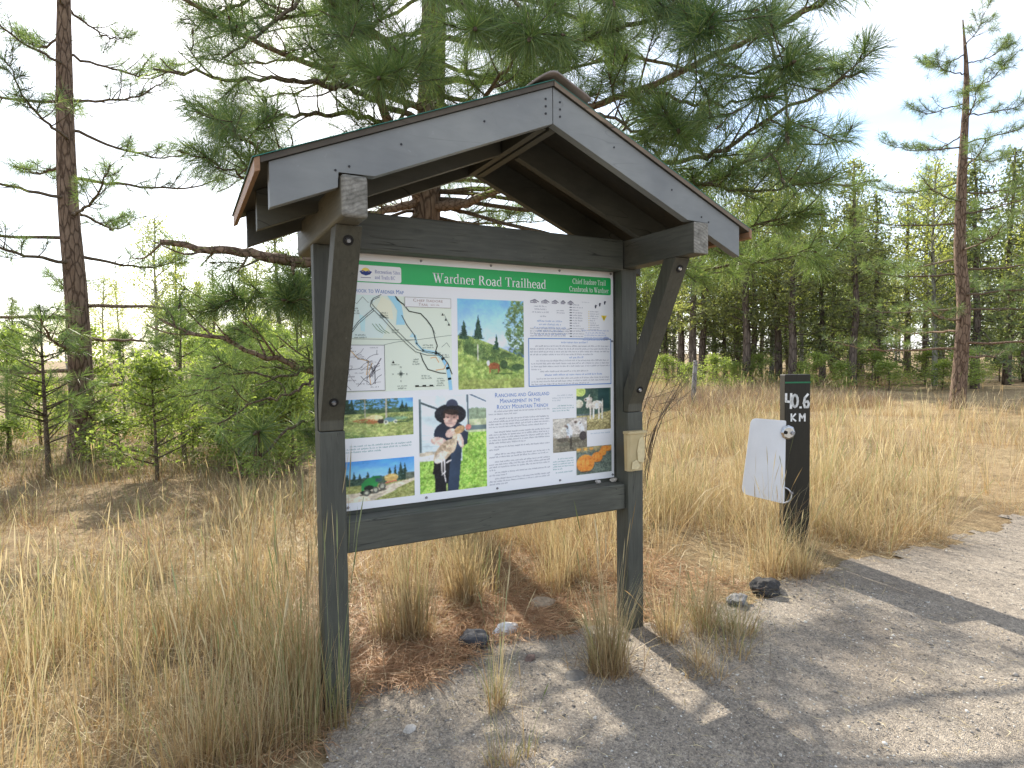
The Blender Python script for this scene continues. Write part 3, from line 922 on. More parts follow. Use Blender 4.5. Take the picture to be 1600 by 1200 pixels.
def im_cow(img, s, t_, N, G):
    img[:] = mixg((196, 222, 244), (104, 168, 228), np.clip((t_ - .5) * 2.2, 0, 1)) + (vnoise(img.shape[0], img.shape[1], 4, 77)[..., None] - .5) * 22
    mt = .44 + .10 * np.exp(-((s - .52) / .14) ** 2) + .05 * N(14, 7)
    put(img, (t_ < mt) & (s > .36), mixg((120, 150, 205), (240, 244, 250), np.clip((t_ - .42) * 9 + N(24, 8) * .5 - .2, 0, 1)))
    put(img, (t_ < .40 + .02 * N(10, 9)) & (s > .6), (66, 104, 158))
    hill = .595 - .30 * np.clip(s - .15, 0, 1) ** 1.1
    g = mixg((98, 128, 52), (170, 184, 92), N(20, 2)) + G[..., None] * 9
    put(img, t_ < hill, g)
    sh = (t_ < hill - .02) & (t_ > hill - .21) & (N(7, 5) > .42)
    put(img, sh & (s < .95), (58, 86, 44), .8)
    put(img, t_ < .1, mixg((128, 140, 60), (176, 178, 96), N(30, 6)), .6)
    conifer(img, s, t_, .09, .56, .77, .07, N); conifer(img, s, t_, .30, .56, .83, .075, N); conifer(img, s, t_, .57, .44, .62, .05, N)
    put(img, ell(s, t_, .30, .44, .07, .14) & (N(26, 6) > .45), (120, 146, 80), .8); put(img, (abs(s - .29) < .008) & (t_ > .32) & (t_ < .5), (200, 196, 180))
    tr = (s > .74 + .22 * np.abs(t_ - .72) * 1.4 - .08 * N(9, 7)) & (t_ > .36) & (N(22, 8) > .36)
    put(img, tr, mixg((48, 76, 44), (124, 150, 84), N(34, 9)))
    put(img, ell(s, t_, .68, .27, .06, .05) | ell(s, t_, .9, .24, .1, .035), (48, 74, 40), .9)
    put(img, ell(s, t_, .53, .255, .085, .038), (156, 84, 44)); put(img, quadm(s, t_, [(.455, .17), (.475, .17), (.485, .26), (.46, .26)]) | quadm(s, t_, [(.585, .165), (.60, .165), (.605, .26), (.585, .26)]), (150, 84, 50))
    put(img, ell(s, t_, .445, .29, .024, .032), (236, 228, 220)); put(img, (abs(s - .61) < .006) & (t_ > .19) & (t_ < .27), (110, 60, 36))
    put(img, ell(s, t_, .68, .165, .16, .008), (60, 90, 40), .8)
    return img
def im_field(img, s, t_, N, G):
    img[:] = mixg((150, 196, 236), (84, 150, 220), t_)
    put(img, (t_ < .72 + .05 * N(20, 1)), mixg((50, 78, 52), (86, 112, 70), N(30, 2)))
    for cx, tp, w_ in ((.06, 1.1, .10), (.13, 1.02, .07), (.84, .95, .05), (.9, .88, .04)): conifer(img, s, t_, cx, .62, tp, w_, N, (34, 60, 42))
    put(img, ell(s, t_, .36, .88, .2, .2) & (N(22, 3) > .42), (54, 84, 56)); put(img, ell(s, t_, .66, .9, .13, .18) & (N(24, 4) > .45), (60, 90, 60))
    g = mixg((112, 132, 62), (176, 178, 104), N(14, 5)) + G[..., None] * 9
    put(img, t_ < .62, g)
    put(img, (t_ < .56) & (t_ > .36) & (N(8, 6) > .55), (70, 92, 52), .8)
    put(img, (abs(s - .61) < .012) & (t_ > .42), (168, 160, 140)); put(img, (abs(s - .31) < .008) & (t_ > .5), (150, 146, 126))
    put(img, ell(s, t_, .44, .50, .12, .075), (206, 190, 136))
    put(img, (ell(s, t_, .30, .44, .16, .045) | ell(s, t_, .44, .385, .11, .05)) & (N(30, 7) > .35), (162, 98, 54))
    put(img, ell(s, t_, .53, .40, .05, .06), (50, 46, 40)); put(img, ell(s, t_, .66, .44, .08, .06), (92, 128, 140))
    for cx, r in ((.60, .034), (.74, .03)): put(img, ell(s, t_, cx, .375, r, r * 1.7), (198, 200, 176)); put(img, ell(s, t_, cx, .375, r * .5, r * .85), (90, 96, 90))
    put(img, ell(s, t_, .8, .47, .12, .04), (110, 150, 120), .7); put(img, ell(s, t_, .84, .36, .12, .012), (60, 80, 44))
    put(img, (t_ < .14) & (s < .3) & (N(12, 8) > .4), (66, 100, 48), .7)
    return img
def im_tractor(img, s, t_, N, G):
    img[:] = mixg((150, 196, 232), (56, 136, 216), np.clip(t_ * 1.5 - .55, 0, 1)) + (vnoise(img.shape[0], img.shape[1], 5, 78)[..., None] - .5) * 14
    put(img, t_ < .56 + .09 * N(16, 2) - .06 * s, mixg((44, 66, 52), (80, 102, 74), N(30, 3)))
    for cx, tp, w_ in ((.05, .72, .05), (.14, .74, .05), (.22, .70, .05), (.33, .74, .045), (.64, .80, .06), (.72, .86, .035), (.80, .90, .06), (.86, .88, .05)): conifer(img, s, t_, cx, .42, tp, w_, N, (40, 62, 50))
    put(img, (t_ < .62) & (s > .87) & (t_ > .45), (96, 106, 88))
    g = mixg((112, 122, 58), (168, 164, 96), N(18, 4)) + G[..., None] * 9
    put(img, t_ < .40 + .14 * np.clip(s - .6, 0, 1), g)
    road = (t_ < .30 + .30 * (s - .45)) & (t_ > -.22 + .62 * s) & (t_ < .5)
    put(img, road | ((t_ < .22) & (t_ > -.25 + .62 * s)), mixg((186, 168, 142), (214, 198, 172), N(16, 5)))
    put(img, ell(s, t_, .40, .20, .2, .03, .25), (70, 66, 52), .85)
    put(img, ell(s, t_, .66, .52, .10, .10), (178, 144, 78)); put(img, ell(s, t_, .66, .55, .1, .05) & (N(30, 6) > .5), (206, 172, 100)); put(img, quadm(s, t_, [(.57, .38), (.74, .42), (.74, .45), (.57, .42)]), (176, 92, 70))
    put(img, quadm(s, t_, [(.24, .26), (.46, .34), (.48, .50), (.40, .58), (.30, .54), (.24, .42)]), (38, 132, 62)); put(img, quadm(s, t_, [(.44, .44), (.53, .46), (.52, .6), (.44, .58)]), (48, 74, 80))
    put(img, ell(s, t_, .34, .32, .07, .06, .3) | ell(s, t_, .30, .22, .08, .05), (26, 34, 28)); put(img, quadm(s, t_, [(.38, .55), (.50, .53), (.50, .59), (.40, .61)]), (30, 110, 54))
    for cx, cy, r in ((.53, .33, .05), (.435, .25, .045), (.31, .2, .045)): put(img, ell(s, t_, cx, cy, r, r * 1.9), (78, 78, 70)); put(img, ell(s, t_, cx, cy, r * .55, r * 1.05), (150, 150, 128))
    return img
def im_boy(img, s, t_, N, G):
    img[:] = mixg((190, 206, 208), (206, 222, 226), N(5, 1))
    for k in range(9): put(img, (abs(t_ - (.38 + .055 * k - .06 * s)) < .003) & (s < .62) & (t_ < .62), (150, 166, 170), .6)
    put(img, (s > .70), mixg((196, 212, 232), (214, 226, 242), t_)); put(img, (s > .70) & (t_ < .84 + .03 * N(14, 2)) & (t_ > .72), (128, 146, 116)); put(img, (s > .7) & (t_ < .74) & (t_ > .6), (176, 186, 140))
    put(img, (abs(s - .71 - .05 * (1 - t_)) < .014) & (t_ > .62), (84, 96, 104)); put(img, (abs(t_ - (.94 - .30 * s)) < .011) & (s < .35), (56, 66, 70)); put(img, (abs(t_ - (1.25 - .33 * s)) < .008) & (s > .7), (70, 84, 100))
    put(img, (t_ < .67) & (t_ > .62) & (s > .68), (90, 110, 110)); put(img, (s < .035) & (t_ < .97) & (t_ > .4), (84, 100, 104))
    gr = mixg((96, 146, 44), (182, 220, 92), N(26, 3)) + G[..., None] * 14
    put(img, (t_ < .60) & (s > .62), gr); put(img, (t_ < .34 - .06 * s) & (s < .7), gr); put(img, (t_ < .42) & (t_ > .33) & (s < .22), (206, 206, 198))
    # trousers and shirt
    put(img, quadm(s, t_, [(.22, .0), (.55, .0), (.58, .30), (.46, .42), (.20, .36)]), (24, 26, 30)); put(img, quadm(s, t_, [(.40, .0), (.56, .0), (.62, .45), (.62, .62), (.48, .62)]), (42, 56, 76))
    put(img, quadm(s, t_, [(.18, .19), (.32, .17), (.36, .42), (.24, .40)]), (24, 25, 28)); put(img, (abs(s - .39) < .012) & (t_ < .08), (150, 170, 90))
    put(img, ell(s, t_, .44, .60, .23, .13) | quadm(s, t_, [(.19, .55), (.30, .52), (.46, .66), (.40, .72), (.28, .68)]), (34, 40, 56)); put(img, quadm(s, t_, [(.60, .46), (.70, .48), (.72, .60), (.62, .64), (.54, .62)]), (40, 48, 66))
    # forearms, hands
    sk = mixg((200, 158, 142), (226, 190, 174), N(16, 4))
    put(img, ell(s, t_, .28, .525, .12, .045, -.15), sk); put(img, ell(s, t_, .45, .605, .075, .045, .3), sk); put(img, ell(s, t_, .60, .52, .042, .085, .4), sk)
    for k in range(3): put(img, ell(s, t_, .45 + .025 * k, .62 - .012 * k, .03, .006, .3), (176, 130, 114), .6)
    # hen
    fe = mixg((146, 118, 88), (204, 186, 160), N(20, 5)) + G[..., None] * 6
    put(img, ell(s, t_, .36, .42, .185, .085, .55), fe); put(img, ell(s, t_, .10, .405, .13, .020, .05), (180, 166, 144)); put(img, ell(s, t_, .50, .50, .045, .11, -.3), fe); put(img, ell(s, t_, .59, .635, .080, .040, .25), mixg((146, 108, 70), (182, 146, 100), N(18, 6)))
    put(img, ell(s, t_, .72, .655, .045, .030, .2), (212, 122, 110)); put(img, ell(s, t_, .30, .36, .10, .05, .5), (214, 204, 192), .7)
    for x_ in (.32, .36): put(img, quadm(s, t_, [(x_ - .010, .19), (x_ + .010, .19), (x_ + .004, .34), (x_ - .022, .34)]), (200, 192, 186))
    put(img, ell(s, t_, .36, .15, .010, .06, .25) | ell(s, t_, .34, .19, .04, .008, .5) | ell(s, t_, .42, .31, .045, .010, .3), (206, 198, 194))
    # hat brim behind the head, face in the brim's shade, crown on top
    put(img, ell(s, t_, .457, .80, .235, .108, -.03), (30, 31, 38)); put(img, ell(s, t_, .48, .905, .085, .052), (52, 58, 78)); put(img, ell(s, t_, .47, .872, .10, .016), (24, 25, 30))
    fc = mixg((150, 108, 94), (222, 178, 162), np.clip((.86 - t_) * 7 - (s - .40) * 1.2, 0, 1))
    put(img, ell(s, t_, .455, .752, .100, .086, -.05), fc); put(img, ell(s, t_, .47, .825, .115, .030, -.08), (46, 34, 30)); put(img, ell(s, t_, .362, .80, .018, .035), (46, 34, 30)); put(img, ell(s, t_, .562, .765, .014, .026), (196, 148, 132))
    put(img, ell(s, t_, .415, .768, .020, .007) | ell(s, t_, .505, .766, .020, .007), (70, 50, 46), .85); put(img, ell(s, t_, .41, .785, .03, .004) | ell(s, t_, .51, .783, .03, .004), (96, 68, 58), .7)
    put(img, ell(s, t_, .455, .742, .014, .009), (190, 142, 126), .7); put(img, ell(s, t_, .452, .710, .038, .006), (228, 204, 194), .8); put(img, ell(s, t_, .452, .703, .036, .003), (160, 100, 92), .7)
    return img
def im_goat(img, s, t_, N, G):
    img[:] = mixg((40, 66, 58), (70, 92, 74), N(12, 1)); put(img, (s > .62) & (s < .95) & (t_ > .5), (34, 62, 60)); put(img, ell(s, t_, .1, .93, .16, .12), (176, 196, 96)); put(img, ell(s, t_, .07, .64, .12, .1), (190, 184, 160))
    put(img, (t_ < .40) & (s < .5), (78, 92, 92)); put(img, t_ < .36 + .16 * np.clip(s - .45, 0, 1), mixg((120, 108, 66), (196, 182, 122), N(18, 2)) + G[..., None] * 10); put(img, (t_ < .2) & (N(14, 5) > .55), (104, 92, 54), .7)
    wh = mixg((196, 184, 168), (226, 214, 200), N(10, 3))
    put(img, ell(s, t_, .58, .60, .19, .10, .05), wh); put(img, ell(s, t_, .36, .66, .07, .14, -.5), wh); put(img, ell(s, t_, .30, .74, .085, .045, .2), wh); put(img, ell(s, t_, .26, .73, .03, .02), (60, 50, 46)); put(img, ell(s, t_, .36, .80, .018, .06, -.3), wh)
    for x_ in (.40, .49, .65, .74): put(img, quadm(s, t_, [(x_ - .022, .26), (x_ + .014, .26), (x_ + .032, .58), (x_ - .03, .58)]), wh)
    put(img, ell(s, t_, .75, .66, .015, .08), wh)
    return img
def im_sheep(img, s, t_, N, G):
    img[:] = mixg((116, 110, 98), (166, 158, 144), N(12, 1)); put(img, t_ < .42, mixg((84, 80, 66), (132, 124, 104), N(22, 2))); put(img, (s < .18), (140, 130, 110), .6); put(img, t_ > .93, (150, 142, 130))
    put(img, ell(s, t_, .22, .70, .34, .30), mixg((160, 152, 138), (196, 190, 178), N(9, 3))); put(img, ell(s, t_, .74, .74, .30, .24), mixg((164, 156, 146), (200, 192, 184), N(9, 4)))
    put(img, ell(s, t_, .47, .62, .085, .22, .18), mixg((184, 192, 198), (206, 212, 218), N(8, 5))); put(img, ell(s, t_, .83, .70, .075, .20, .3), mixg((190, 186, 182), (214, 210, 208), N(8, 6))); put(img, ell(s, t_, .38, .76, .06, .035, -.4) | ell(s, t_, .66, .88, .05, .03, .3), (120, 104, 94))
    put(img, ell(s, t_, .28, .36, .16, .07), (70, 64, 56), .7); put(img, ell(s, t_, .88, .44, .11, .14), (60, 54, 54)); put(img, ell(s, t_, .66, .86, .035, .03), (70, 60, 54)); put(img, ell(s, t_, .42, .70, .02, .015) | ell(s, t_, .80, .83, .018, .015), (40, 34, 32))
    put(img, ell(s, t_, .42, .44, .05, .03), (150, 130, 120)); put(img, ell(s, t_, .35, .22, .3, .04), (96, 96, 80), .6); put(img, ell(s, t_, .62, .30, .2, .05), (74, 68, 54), .7)
    put(img, ell(s, t_, .52, .28, .03, .22), (54, 48, 42), .75)
    return img
def im_pumpkin(img, s, t_, N, G):
    img[:] = mixg((66, 80, 72), (118, 128, 112), N(26, 1)) + G[..., None] * 9; put(img, t_ > .84, (126, 122, 92)); put(img, (t_ > .80) & (N(20, 2) > .6), (170, 140, 80), .7)
    for cx in (.07, .25, .42, .98): put(img, ell(s, t_, cx, .92, .06, .05), (206, 142, 62))
    for cx, cy, rx, ry in ((.90, .86, .09, .10), (.80, .87, .12, .12), (.74, .74, .11, .13), (.58, .58, .16, .19), (.25, .39, .25, .32)):
        put(img, ell(s, t_, cx, cy, rx, ry), (222, 124, 44)); put(img, ell(s, t_, cx - rx * .2, cy + ry * .2, rx * .6, ry * .6), (236, 140, 58), .5)
        for k in (-.5, 0, .5): put(img, ell(s, t_, cx + k * rx, cy, rx * .05, ry * .85), (196, 100, 34), .6)
        put(img, ell(s, t_, cx + rx * .1, cy - ry * .95, rx * .8, ry * .08), (50, 56, 48), .7)
    return img
photo('photo_print', .656, 1.010, 1.302, 1.7255, im_cow, seed=2)['label'] = 'printed picture of a brown cow on a green hillside'
photo('photo_print', .118, .433, 1.109, 1.2745, im_field, seed=3)['label'] = 'printed picture of cattle feeding behind a tractor'
photo('photo_print', .118, .434, .832, 1.009, im_tractor, seed=4)['label'] = 'printed picture of a green tractor on a dirt road'
photo('photo_print', .460, .798, .8335, 1.278, im_boy, seed=5)['label'] = 'printed picture of a child in a dark hat holding a hen'
photo('photo_print', 1.321, 1.544, 1.064, 1.285, im_goat, seed=6)['label'] = 'printed picture of a white kid goat'
photo('photo_print', 1.1745, 1.386, .962, 1.135, im_sheep, layer=2, seed=7)['label'] = 'printed picture of two pale sheep'
photo('photo_print', 1.318, 1.546, .834, .978, im_pumpkin, layer=3, seed=8)['label'] = 'printed picture of orange pumpkins'

# text blocks
BLUE, INK, TEAL = (66, 108, 172), (110, 110, 128), (70, 128, 130)
p = Print()
x_ = 1.05
for w_ in (.052, .050, .042, .030, .038):         # row of partner logos as small grey marks
    p.line([(x_, 1.728), (x_ + w_ * .5, 1.737), (x_ + w_ * .9, 1.726)], .005, (120, 118, 128), 2); p.line([(x_, 1.722), (x_ + w_ * .7, 1.722)], .005, (140, 138, 148), 2)
    p.poly([(x_ + w_ * .45 + .011 * math.cos(a), 1.729 + .011 * math.sin(a)) for a in np.linspace(0, 6.28, 9)[:-1]], (150, 148, 156), 1)
    x_ += w_ + .012
micro_text(p, 1.055, 1.165, 1.708, .0145, 3, .0068, INK, 1, center=True); micro_text(p, 1.075, 1.145, 1.659, .0145, 1, .0068, INK, 1, last=1)
micro_text(p, 1.06, 1.275, 1.636, .0165, 5, .0085, (96, 128, 178), 1, center=True, cw=.0056)
micro_text(p, 1.048, 1.285, 1.5455 + .051, .0118, 4, .0066, INK, 1, last=.9, indent=0)
micro_text(p, 1.20, 1.26, 1.690, .012, 2, .006, INK, 1, center=True)
micro_text(p, 1.33, 1.41, 1.737, .01, 1, .005, (150, 150, 158), 1, last=1)
for k in range(13):
    z_ = 1.722 - k * .0135
    p.rect(1.283, 1.297, z_ - .006, z_ - .001, (90, 90, 104) if k % 3 else (60, 60, 74), 1)
    micro_text(p, 1.302, 1.302 + trnd.uniform(.04, .085), z_, .012, 1, .0062, INK, 1, last=1, indent=0)
for k in range(9):
    z_ = 1.690 - k * .0118
    p.rect(1.402, 1.407, z_ - .006, z_ - .001, (200, 176, 80), 1)
    micro_text(p, 1.413, 1.413 + trnd.uniform(.03, .075), z_, .012, 1, .006, INK, 1, last=1, indent=0)
p.poly([(1.483, 1.668), (1.521, 1.668), (1.502, 1.638)], (214, 190, 60), 1); p.rect(1.499, 1.505, 1.647, 1.664, (90, 84, 40), 2)
for tx, tz in ((1.448, 1.715), (1.475, 1.726), (1.508, 1.737)):      # small black silhouettes
    p.poly([(tx - .004, tz - .010), (tx + .003, tz - .010), (tx + .005, tz), (tx + .010, tz + .004), (tx + .001, tz + .010), (tx - .006, tz + .003)], (56, 56, 70), 1)
micro_text(p, 1.352, 1.542, 1.592, .0125, 5, .007, (110, 130, 178), 1, center=True)
p.poly([(1.515 + .02 * math.cos(a), 1.548 + .008 * math.sin(a)) for a in np.linspace(0, 6.28, 11)[:-1]], (150, 160, 190), 2)
p.build('text_block')
p = Print()
x0, x1, z0, z1 = 1.0375, 1.546, 1.306, 1.5435
for a_, b_ in (((x0, z0), (x1, z0)), ((x1, z0), (x1, z1)), ((x1, z1), (x0, z1)), ((x0, z1), (x0, z0))): p.line([a_, b_], .0042, (70, 118, 178), 2)
p.build('blue_frame')
p = Print()
micro_text(p, 1.20, 1.40, 1.530, .01, 1, .009, BLUE, 1, last=1, cw=.0056)
micro_text(p, 1.046, 1.54, 1.510, .0142, 4, .0074, INK, 1, last=.78)
micro_text(p, 1.25, 1.37, 1.452, .01, 1, .009, BLUE, 1, last=1, cw=.0056)
micro_text(p, 1.052, 1.54, 1.436, .0142, 4, .0074, INK, 1, last=.12); micro_text(p, 1.072, 1.40, 1.382, .0142, 1, .0074, INK, 1, last=1)
micro_text(p, 1.10, 1.49, 1.365, .01, 1, .009, BLUE, 1, last=1, cw=.0056)
micro_text(p, 1.052, 1.54, 1.346, .0138, 3, .0074, INK, 1, last=.72)
p.build('text_block')
p = Print()
sans_text(p, 'Ranching and Grassland', .845, 1.157, 1.2585, .0215, BLUE, 1, True)
sans_text(p, 'Management in the', .872, 1.103, 1.2295, .0215, BLUE, 1, True)
sans_text(p, 'Rocky Mountain Trench', .855, 1.148, 1.2005, .0215, BLUE, 1, True)
p.build('article_heading')
p = Print()
for z_, n_, l_ in ((1.194, 2, .46), (1.158, 4, .95), (1.094, 5, .6), (1.022, 2, .16), (.986, 2, .98), (.950, 4, .1), (.898, 2, .28), (.868, 3, .3)):
    micro_text(p, .812, 1.157, z_, .0130, n_, .0072, (104, 104, 122), 1, last=l_)
p.build('text_block')
for args, kw in (((.118, .425, 1.078, .0125, 3, .0072, TEAL, 1), dict(last=.55)), ((1.174, 1.306, 1.258, .0125, 3, .0066, (140, 150, 160), 1), dict(last=.4)),
                 ((1.174, 1.306, 1.205, .0125, 3, .0068, TEAL, 1), dict(last=.8)), ((1.411, 1.54, 1.049, .01, 1, .0066, (130, 150, 168), 1), dict(last=1, indent=0)),
                 ((1.174, 1.305, .932, .0128, 5, .0070, TEAL, 1), dict(last=.5)), ((1.19, 1.30, .862, .01, 1, .0066, TEAL, 1), dict(last=1, indent=0))):
    p = Print(); micro_text(p, *args, **kw); p.build('caption')
for x_, z_ in ((.483, 1.886), (.834, 1.888), (1.223, 1.888), (1.548, 1.890), (.489, .8155), (.853, .8175), (1.215, .819), (1.5535, .815), (.135, .8135), (1.5545, 1.533), (.13, 1.886)):
    kp('screw', disc_bm((x_, YB - .003, z_), (0, -1, 0), .0062, .006, 10, .3), MAT_SCREW, panel, 0)

# ------------------------------------------------------------------ rocks and pebbles
def rock(name, label, cat, loc, size, col, seed, rz=0.0, group=None, rough=.35, sub=3, sink=.2):
    bm = bmesh.new()
    bmesh.ops.create_icosphere(bm, subdivisions=sub, radius=1)
    for v in bm.verts:
        q = Vector(v.co) * 1.15 + Vector((seed * 3.7, seed * 1.3, 0))
        k = 1 + rough * mnoise.noise(q) + rough * .5 * mnoise.noise(q * 2.6) + rough * .25 * mnoise.noise(q * 6)
        v.co *= k
        v.co = Vector((v.co.x * size[0], v.co.y * size[1], v.co.z * size[2]))
    me = bpy.data.meshes.new(name)
    bm.to_mesh(me); bm.free()
    o = link(name, me, plain(name + '_stone', col, .85, 0, .3, 45, .6, .2))
    o.location = (loc[0], loc[1], loc[2] + size[2] * (1 - 2 * sink))
    o.rotation_euler = (0, 0, rz)
    return tag(o, label, cat, group)
def G(px, py):
    p_ = on_z(px, py, 0.0)
    return (p_[0], p_[1], float(hgt(p_[0], p_[1])))
rock('rock', 'small white wedge-shaped rock lying on the needle litter under the sign', 'rock', G(790, 990), (.075, .04, .034), (.62, .61, .60), 1, .1, sub=3)
rock('rock', 'dark grey rough rock beside the white rock under the sign', 'rock', G(741, 1008), (.08, .06, .05), (.06, .06, .065), 2, -.4)
rock('rock', 'tan rounded rock half buried in straw under the sign', 'rock', G(846, 951), (.085, .05, .036), (.34, .26, .18), 3, .2)
rock('rock', 'charcoal black craggy lump at the right edge of the gravel', 'rock', G(1195, 925), (.12, .08, .06), (.05, .047, .045), 14, .5, rough=.32, sub=4, sink=.3)
rock('rock', 'grey rock in the grass beside the charcoal black lump', 'rock', G(1153, 944), (.07, .05, .035), (.17, .165, .16), 5, .2, rough=.5)
rock('rock', 'flat smooth grey stone set level in the gravel left of the right post', 'rock', G(899, 1057), (.058, .05, .012), (.16, .15, .135), 6, .3, rough=.12, sink=.35)
rock('rock', 'little reddish stone beside the grass tuft in the gravel', 'rock', G(828, 1032), (.028, .022, .018), (.17, .12, .10), 7, .3)
rock('rock', 'small pale stone in the gravel in front of the left post', 'rock', G(640, 1142), (.028, .02, .014), (.42, .39, .35), 8, .7)
LZ = .782
for px_, py_, sz, lab, sd, cc in ((921, 751, (.017, .013, .011), 'smallest grey pebble on the sign ledge, apart from the other two', 11, (.42, .40, .37)),
                              (951, 749.5, (.024, .015, .011), 'flat oval beige pebble in the middle of three on the sign ledge', 12, (.50, .46, .40)),
                              (965, 749.5, (.019, .017, .018), 'tall whitish pebble on the sign ledge next to the right post', 13, (.62, .58, .52))):
    q_ = on_z(px_, py_ + 1, LZ)
    rock('pebble', lab, 'pebble', (q_[0], min(max(q_[1], .045), .095), LZ), sz, cc, sd, .3, 'pebbles left on the sign ledge', sub=3, sink=.02, rough=.3)

# ------------------------------------------------------------------ leaflet box on the right post
bx = empty('leaflet_box', (1.58, -.022, .855), 'yellowed plastic leaflet pocket fixed to the right post below the brace', 'leaflet box', None, 0)
def bp(name, bm, mat, parent=None, bevel=.003):
    return link(name, bm_mesh(bm, name, bevel, 2, (1.58, -.022, .855)), mat, parent or bx)
def pocket():
    bm = bmesh.new()
    x0, x1, z0, z1 = 1.528, 1.640, .856, 1.05
    prof = [(x0, -.002), (x0, -.030), (x0 + .012, -.042), (x1 - .012, -.042), (x1, -.030), (x1, -.002)]
    lo = [bm.verts.new((x + (.006 if x < 1.58 else -.006), y * .8, z0)) for x, y in prof]
    hi = [bm.verts.new((x, y, z1)) for x, y in prof]
    for i in range(5): bm.faces.new((lo[i], lo[i + 1], hi[i + 1], hi[i]))
    bm.faces.new((lo[0], hi[0], hi[5], lo[5]))
    bm.faces.new(lo[::-1])
    return bm
bp('pocket', pocket(), MAT_BOX, bevel=0)
bp('rim', box(1.523, 1.646, -.047, -.0005, 1.048, 1.063), MAT_BOX)
bp('leaflet', prism([(1.588, .905), (1.622, .897), (1.633, .93), (1.633, 1.01), (1.615, 1.035), (1.596, 1.02), (1.582, .96)], 'y', -.0425, -.0440), MAT_PAPER, bevel=0)
bp('leaflet', prism([(1.545, .868), (1.585, .864), (1.605, .880), (1.580, .915), (1.552, .905)], 'y', -.0415, -.0430), MAT_PAPER, bevel=0)

# ------------------------------------------------------------------ kilometre post with a white marker plate
DP = 4.55
kb = at(1225.5, 850, DP)
kgz = float(hgt(kb[0], kb[1]))
ktop = at(1226, 585, DP)[2]
R2 = np.array([RT[0], RT[1], 0]); R2 /= np.linalg.norm(R2)
km = empty('kilometre_post', (kb[0] + R2[0] * .095, kb[1] + R2[1] * .095, kgz), 'dark brown wooden marker post reading 40.6 KM with a green stripe near its top', 'marker post', None, math.atan2(R2[1], R2[0]))
HK = ktop - kgz
def kmp(name, bm, mat, bevel=.004, parent=None): return link(name, bm_mesh(bm, name, bevel), mat, parent or km)
kmp('post', box(-.095, .095, 0, .09, -.3, HK), MAT_DARKPOST, .006)
kmp('green_stripe', box(-.0945, .0945, -.0025, .0, HK - .066, HK - .054), MAT_GREENPAINT, 0)
def hand_digits():
    bm = bmesh.new()
    def seg(pts, w):
        for (a, b), (c, d) in zip(pts[:-1], pts[1:]):
            L = math.hypot(c - a, d - b); nx, nz = -(d - b) / L * w / 2, (c - a) / L * w / 2
            ex, ez = (c - a) / L * w * .35, (d - b) / L * w * .35
            vs_ = [bm.verts.new(v) for v in ((a - nx - ex, -.003, b - nz - ez), (c - nx + ex, -.003, d - nz + ez), (c + nx + ex, -.003, d + nz + ez), (a + nx - ex, -.003, b + nz - ez))]
            bm.faces.new(vs_)
    zt = HK - .145
    h, w = .105, .017
    seg([(-.088, zt), (-.088, zt - .055), (-.046, zt - .060)], w); seg([(-.050, zt), (-.052, zt - h)], w)
    seg([(-.022 + .021 * math.sin(a), zt - h / 2 + (h / 2 - .008) * math.cos(a)) for a in np.linspace(0, 2 * math.pi, 13)], w)
    seg([(.016, zt - h + .004), (.024, zt - h + .004)], .014)
    seg([(.074, zt - .004), (.052, zt - .03), (.044, zt - .07), (.052, zt - h + .006), (.074, zt - h + .006), (.082, zt - .075), (.072, zt - .056), (.050, zt - .062)], w)
    zk = zt - .15
    h2 = .052
    seg([(-.048, zk), (-.048, zk - h2)], .012); seg([(-.018, zk), (-.044, zk - h2 * .55), (-.016, zk - h2)], .012)
    seg([(.014, zk - h2), (.014, zk), (.033, zk - h2 * .6), (.052, zk), (.052, zk - h2)], .012)
    return bm
kmp('number', hand_digits(), MAT_WHITEPAINT, 0)
# plate: a thing of its own, bolted to the post edge
def pl_pt(px, py): 
    q_ = at(px, py, DP - .02)
    return q_
pc = at(1195, 718, DP)
plate = empty('marker_plate', (pc[0], pc[1], pc[2]), 'blank white metal plate with rounded corners bolted to the left edge of the kilometre post', 'plate', None, math.atan2(R2[1], R2[0]))
bm = bmesh.new()
k_ = DP / F_PX
outl = []
corn = [(1157, 770), (1222, 786), (1226, 657), (1170, 651.5)]
lp = [((x - 1195) * k_, (718 - y) * k_) for x, y in corn]
def rcorner(a, b, c, r, n=6):
    a, b, c = map(np.array, (a, b, c))
    u = (a - b) / np.linalg.norm(a - b); v = (c - b) / np.linalg.norm(c - b)
    return [tuple((1 - t_) ** 2 * (b + u * r) + 2 * t_ * (1 - t_) * b + t_ * t_ * (b + v * r)) for t_ in np.linspace(0, 1, n)]
for i in range(4):
    outl += rcorner(lp[i - 1], lp[i], lp[(i + 1) % 4], .05 if i in (0, 3) else .012)
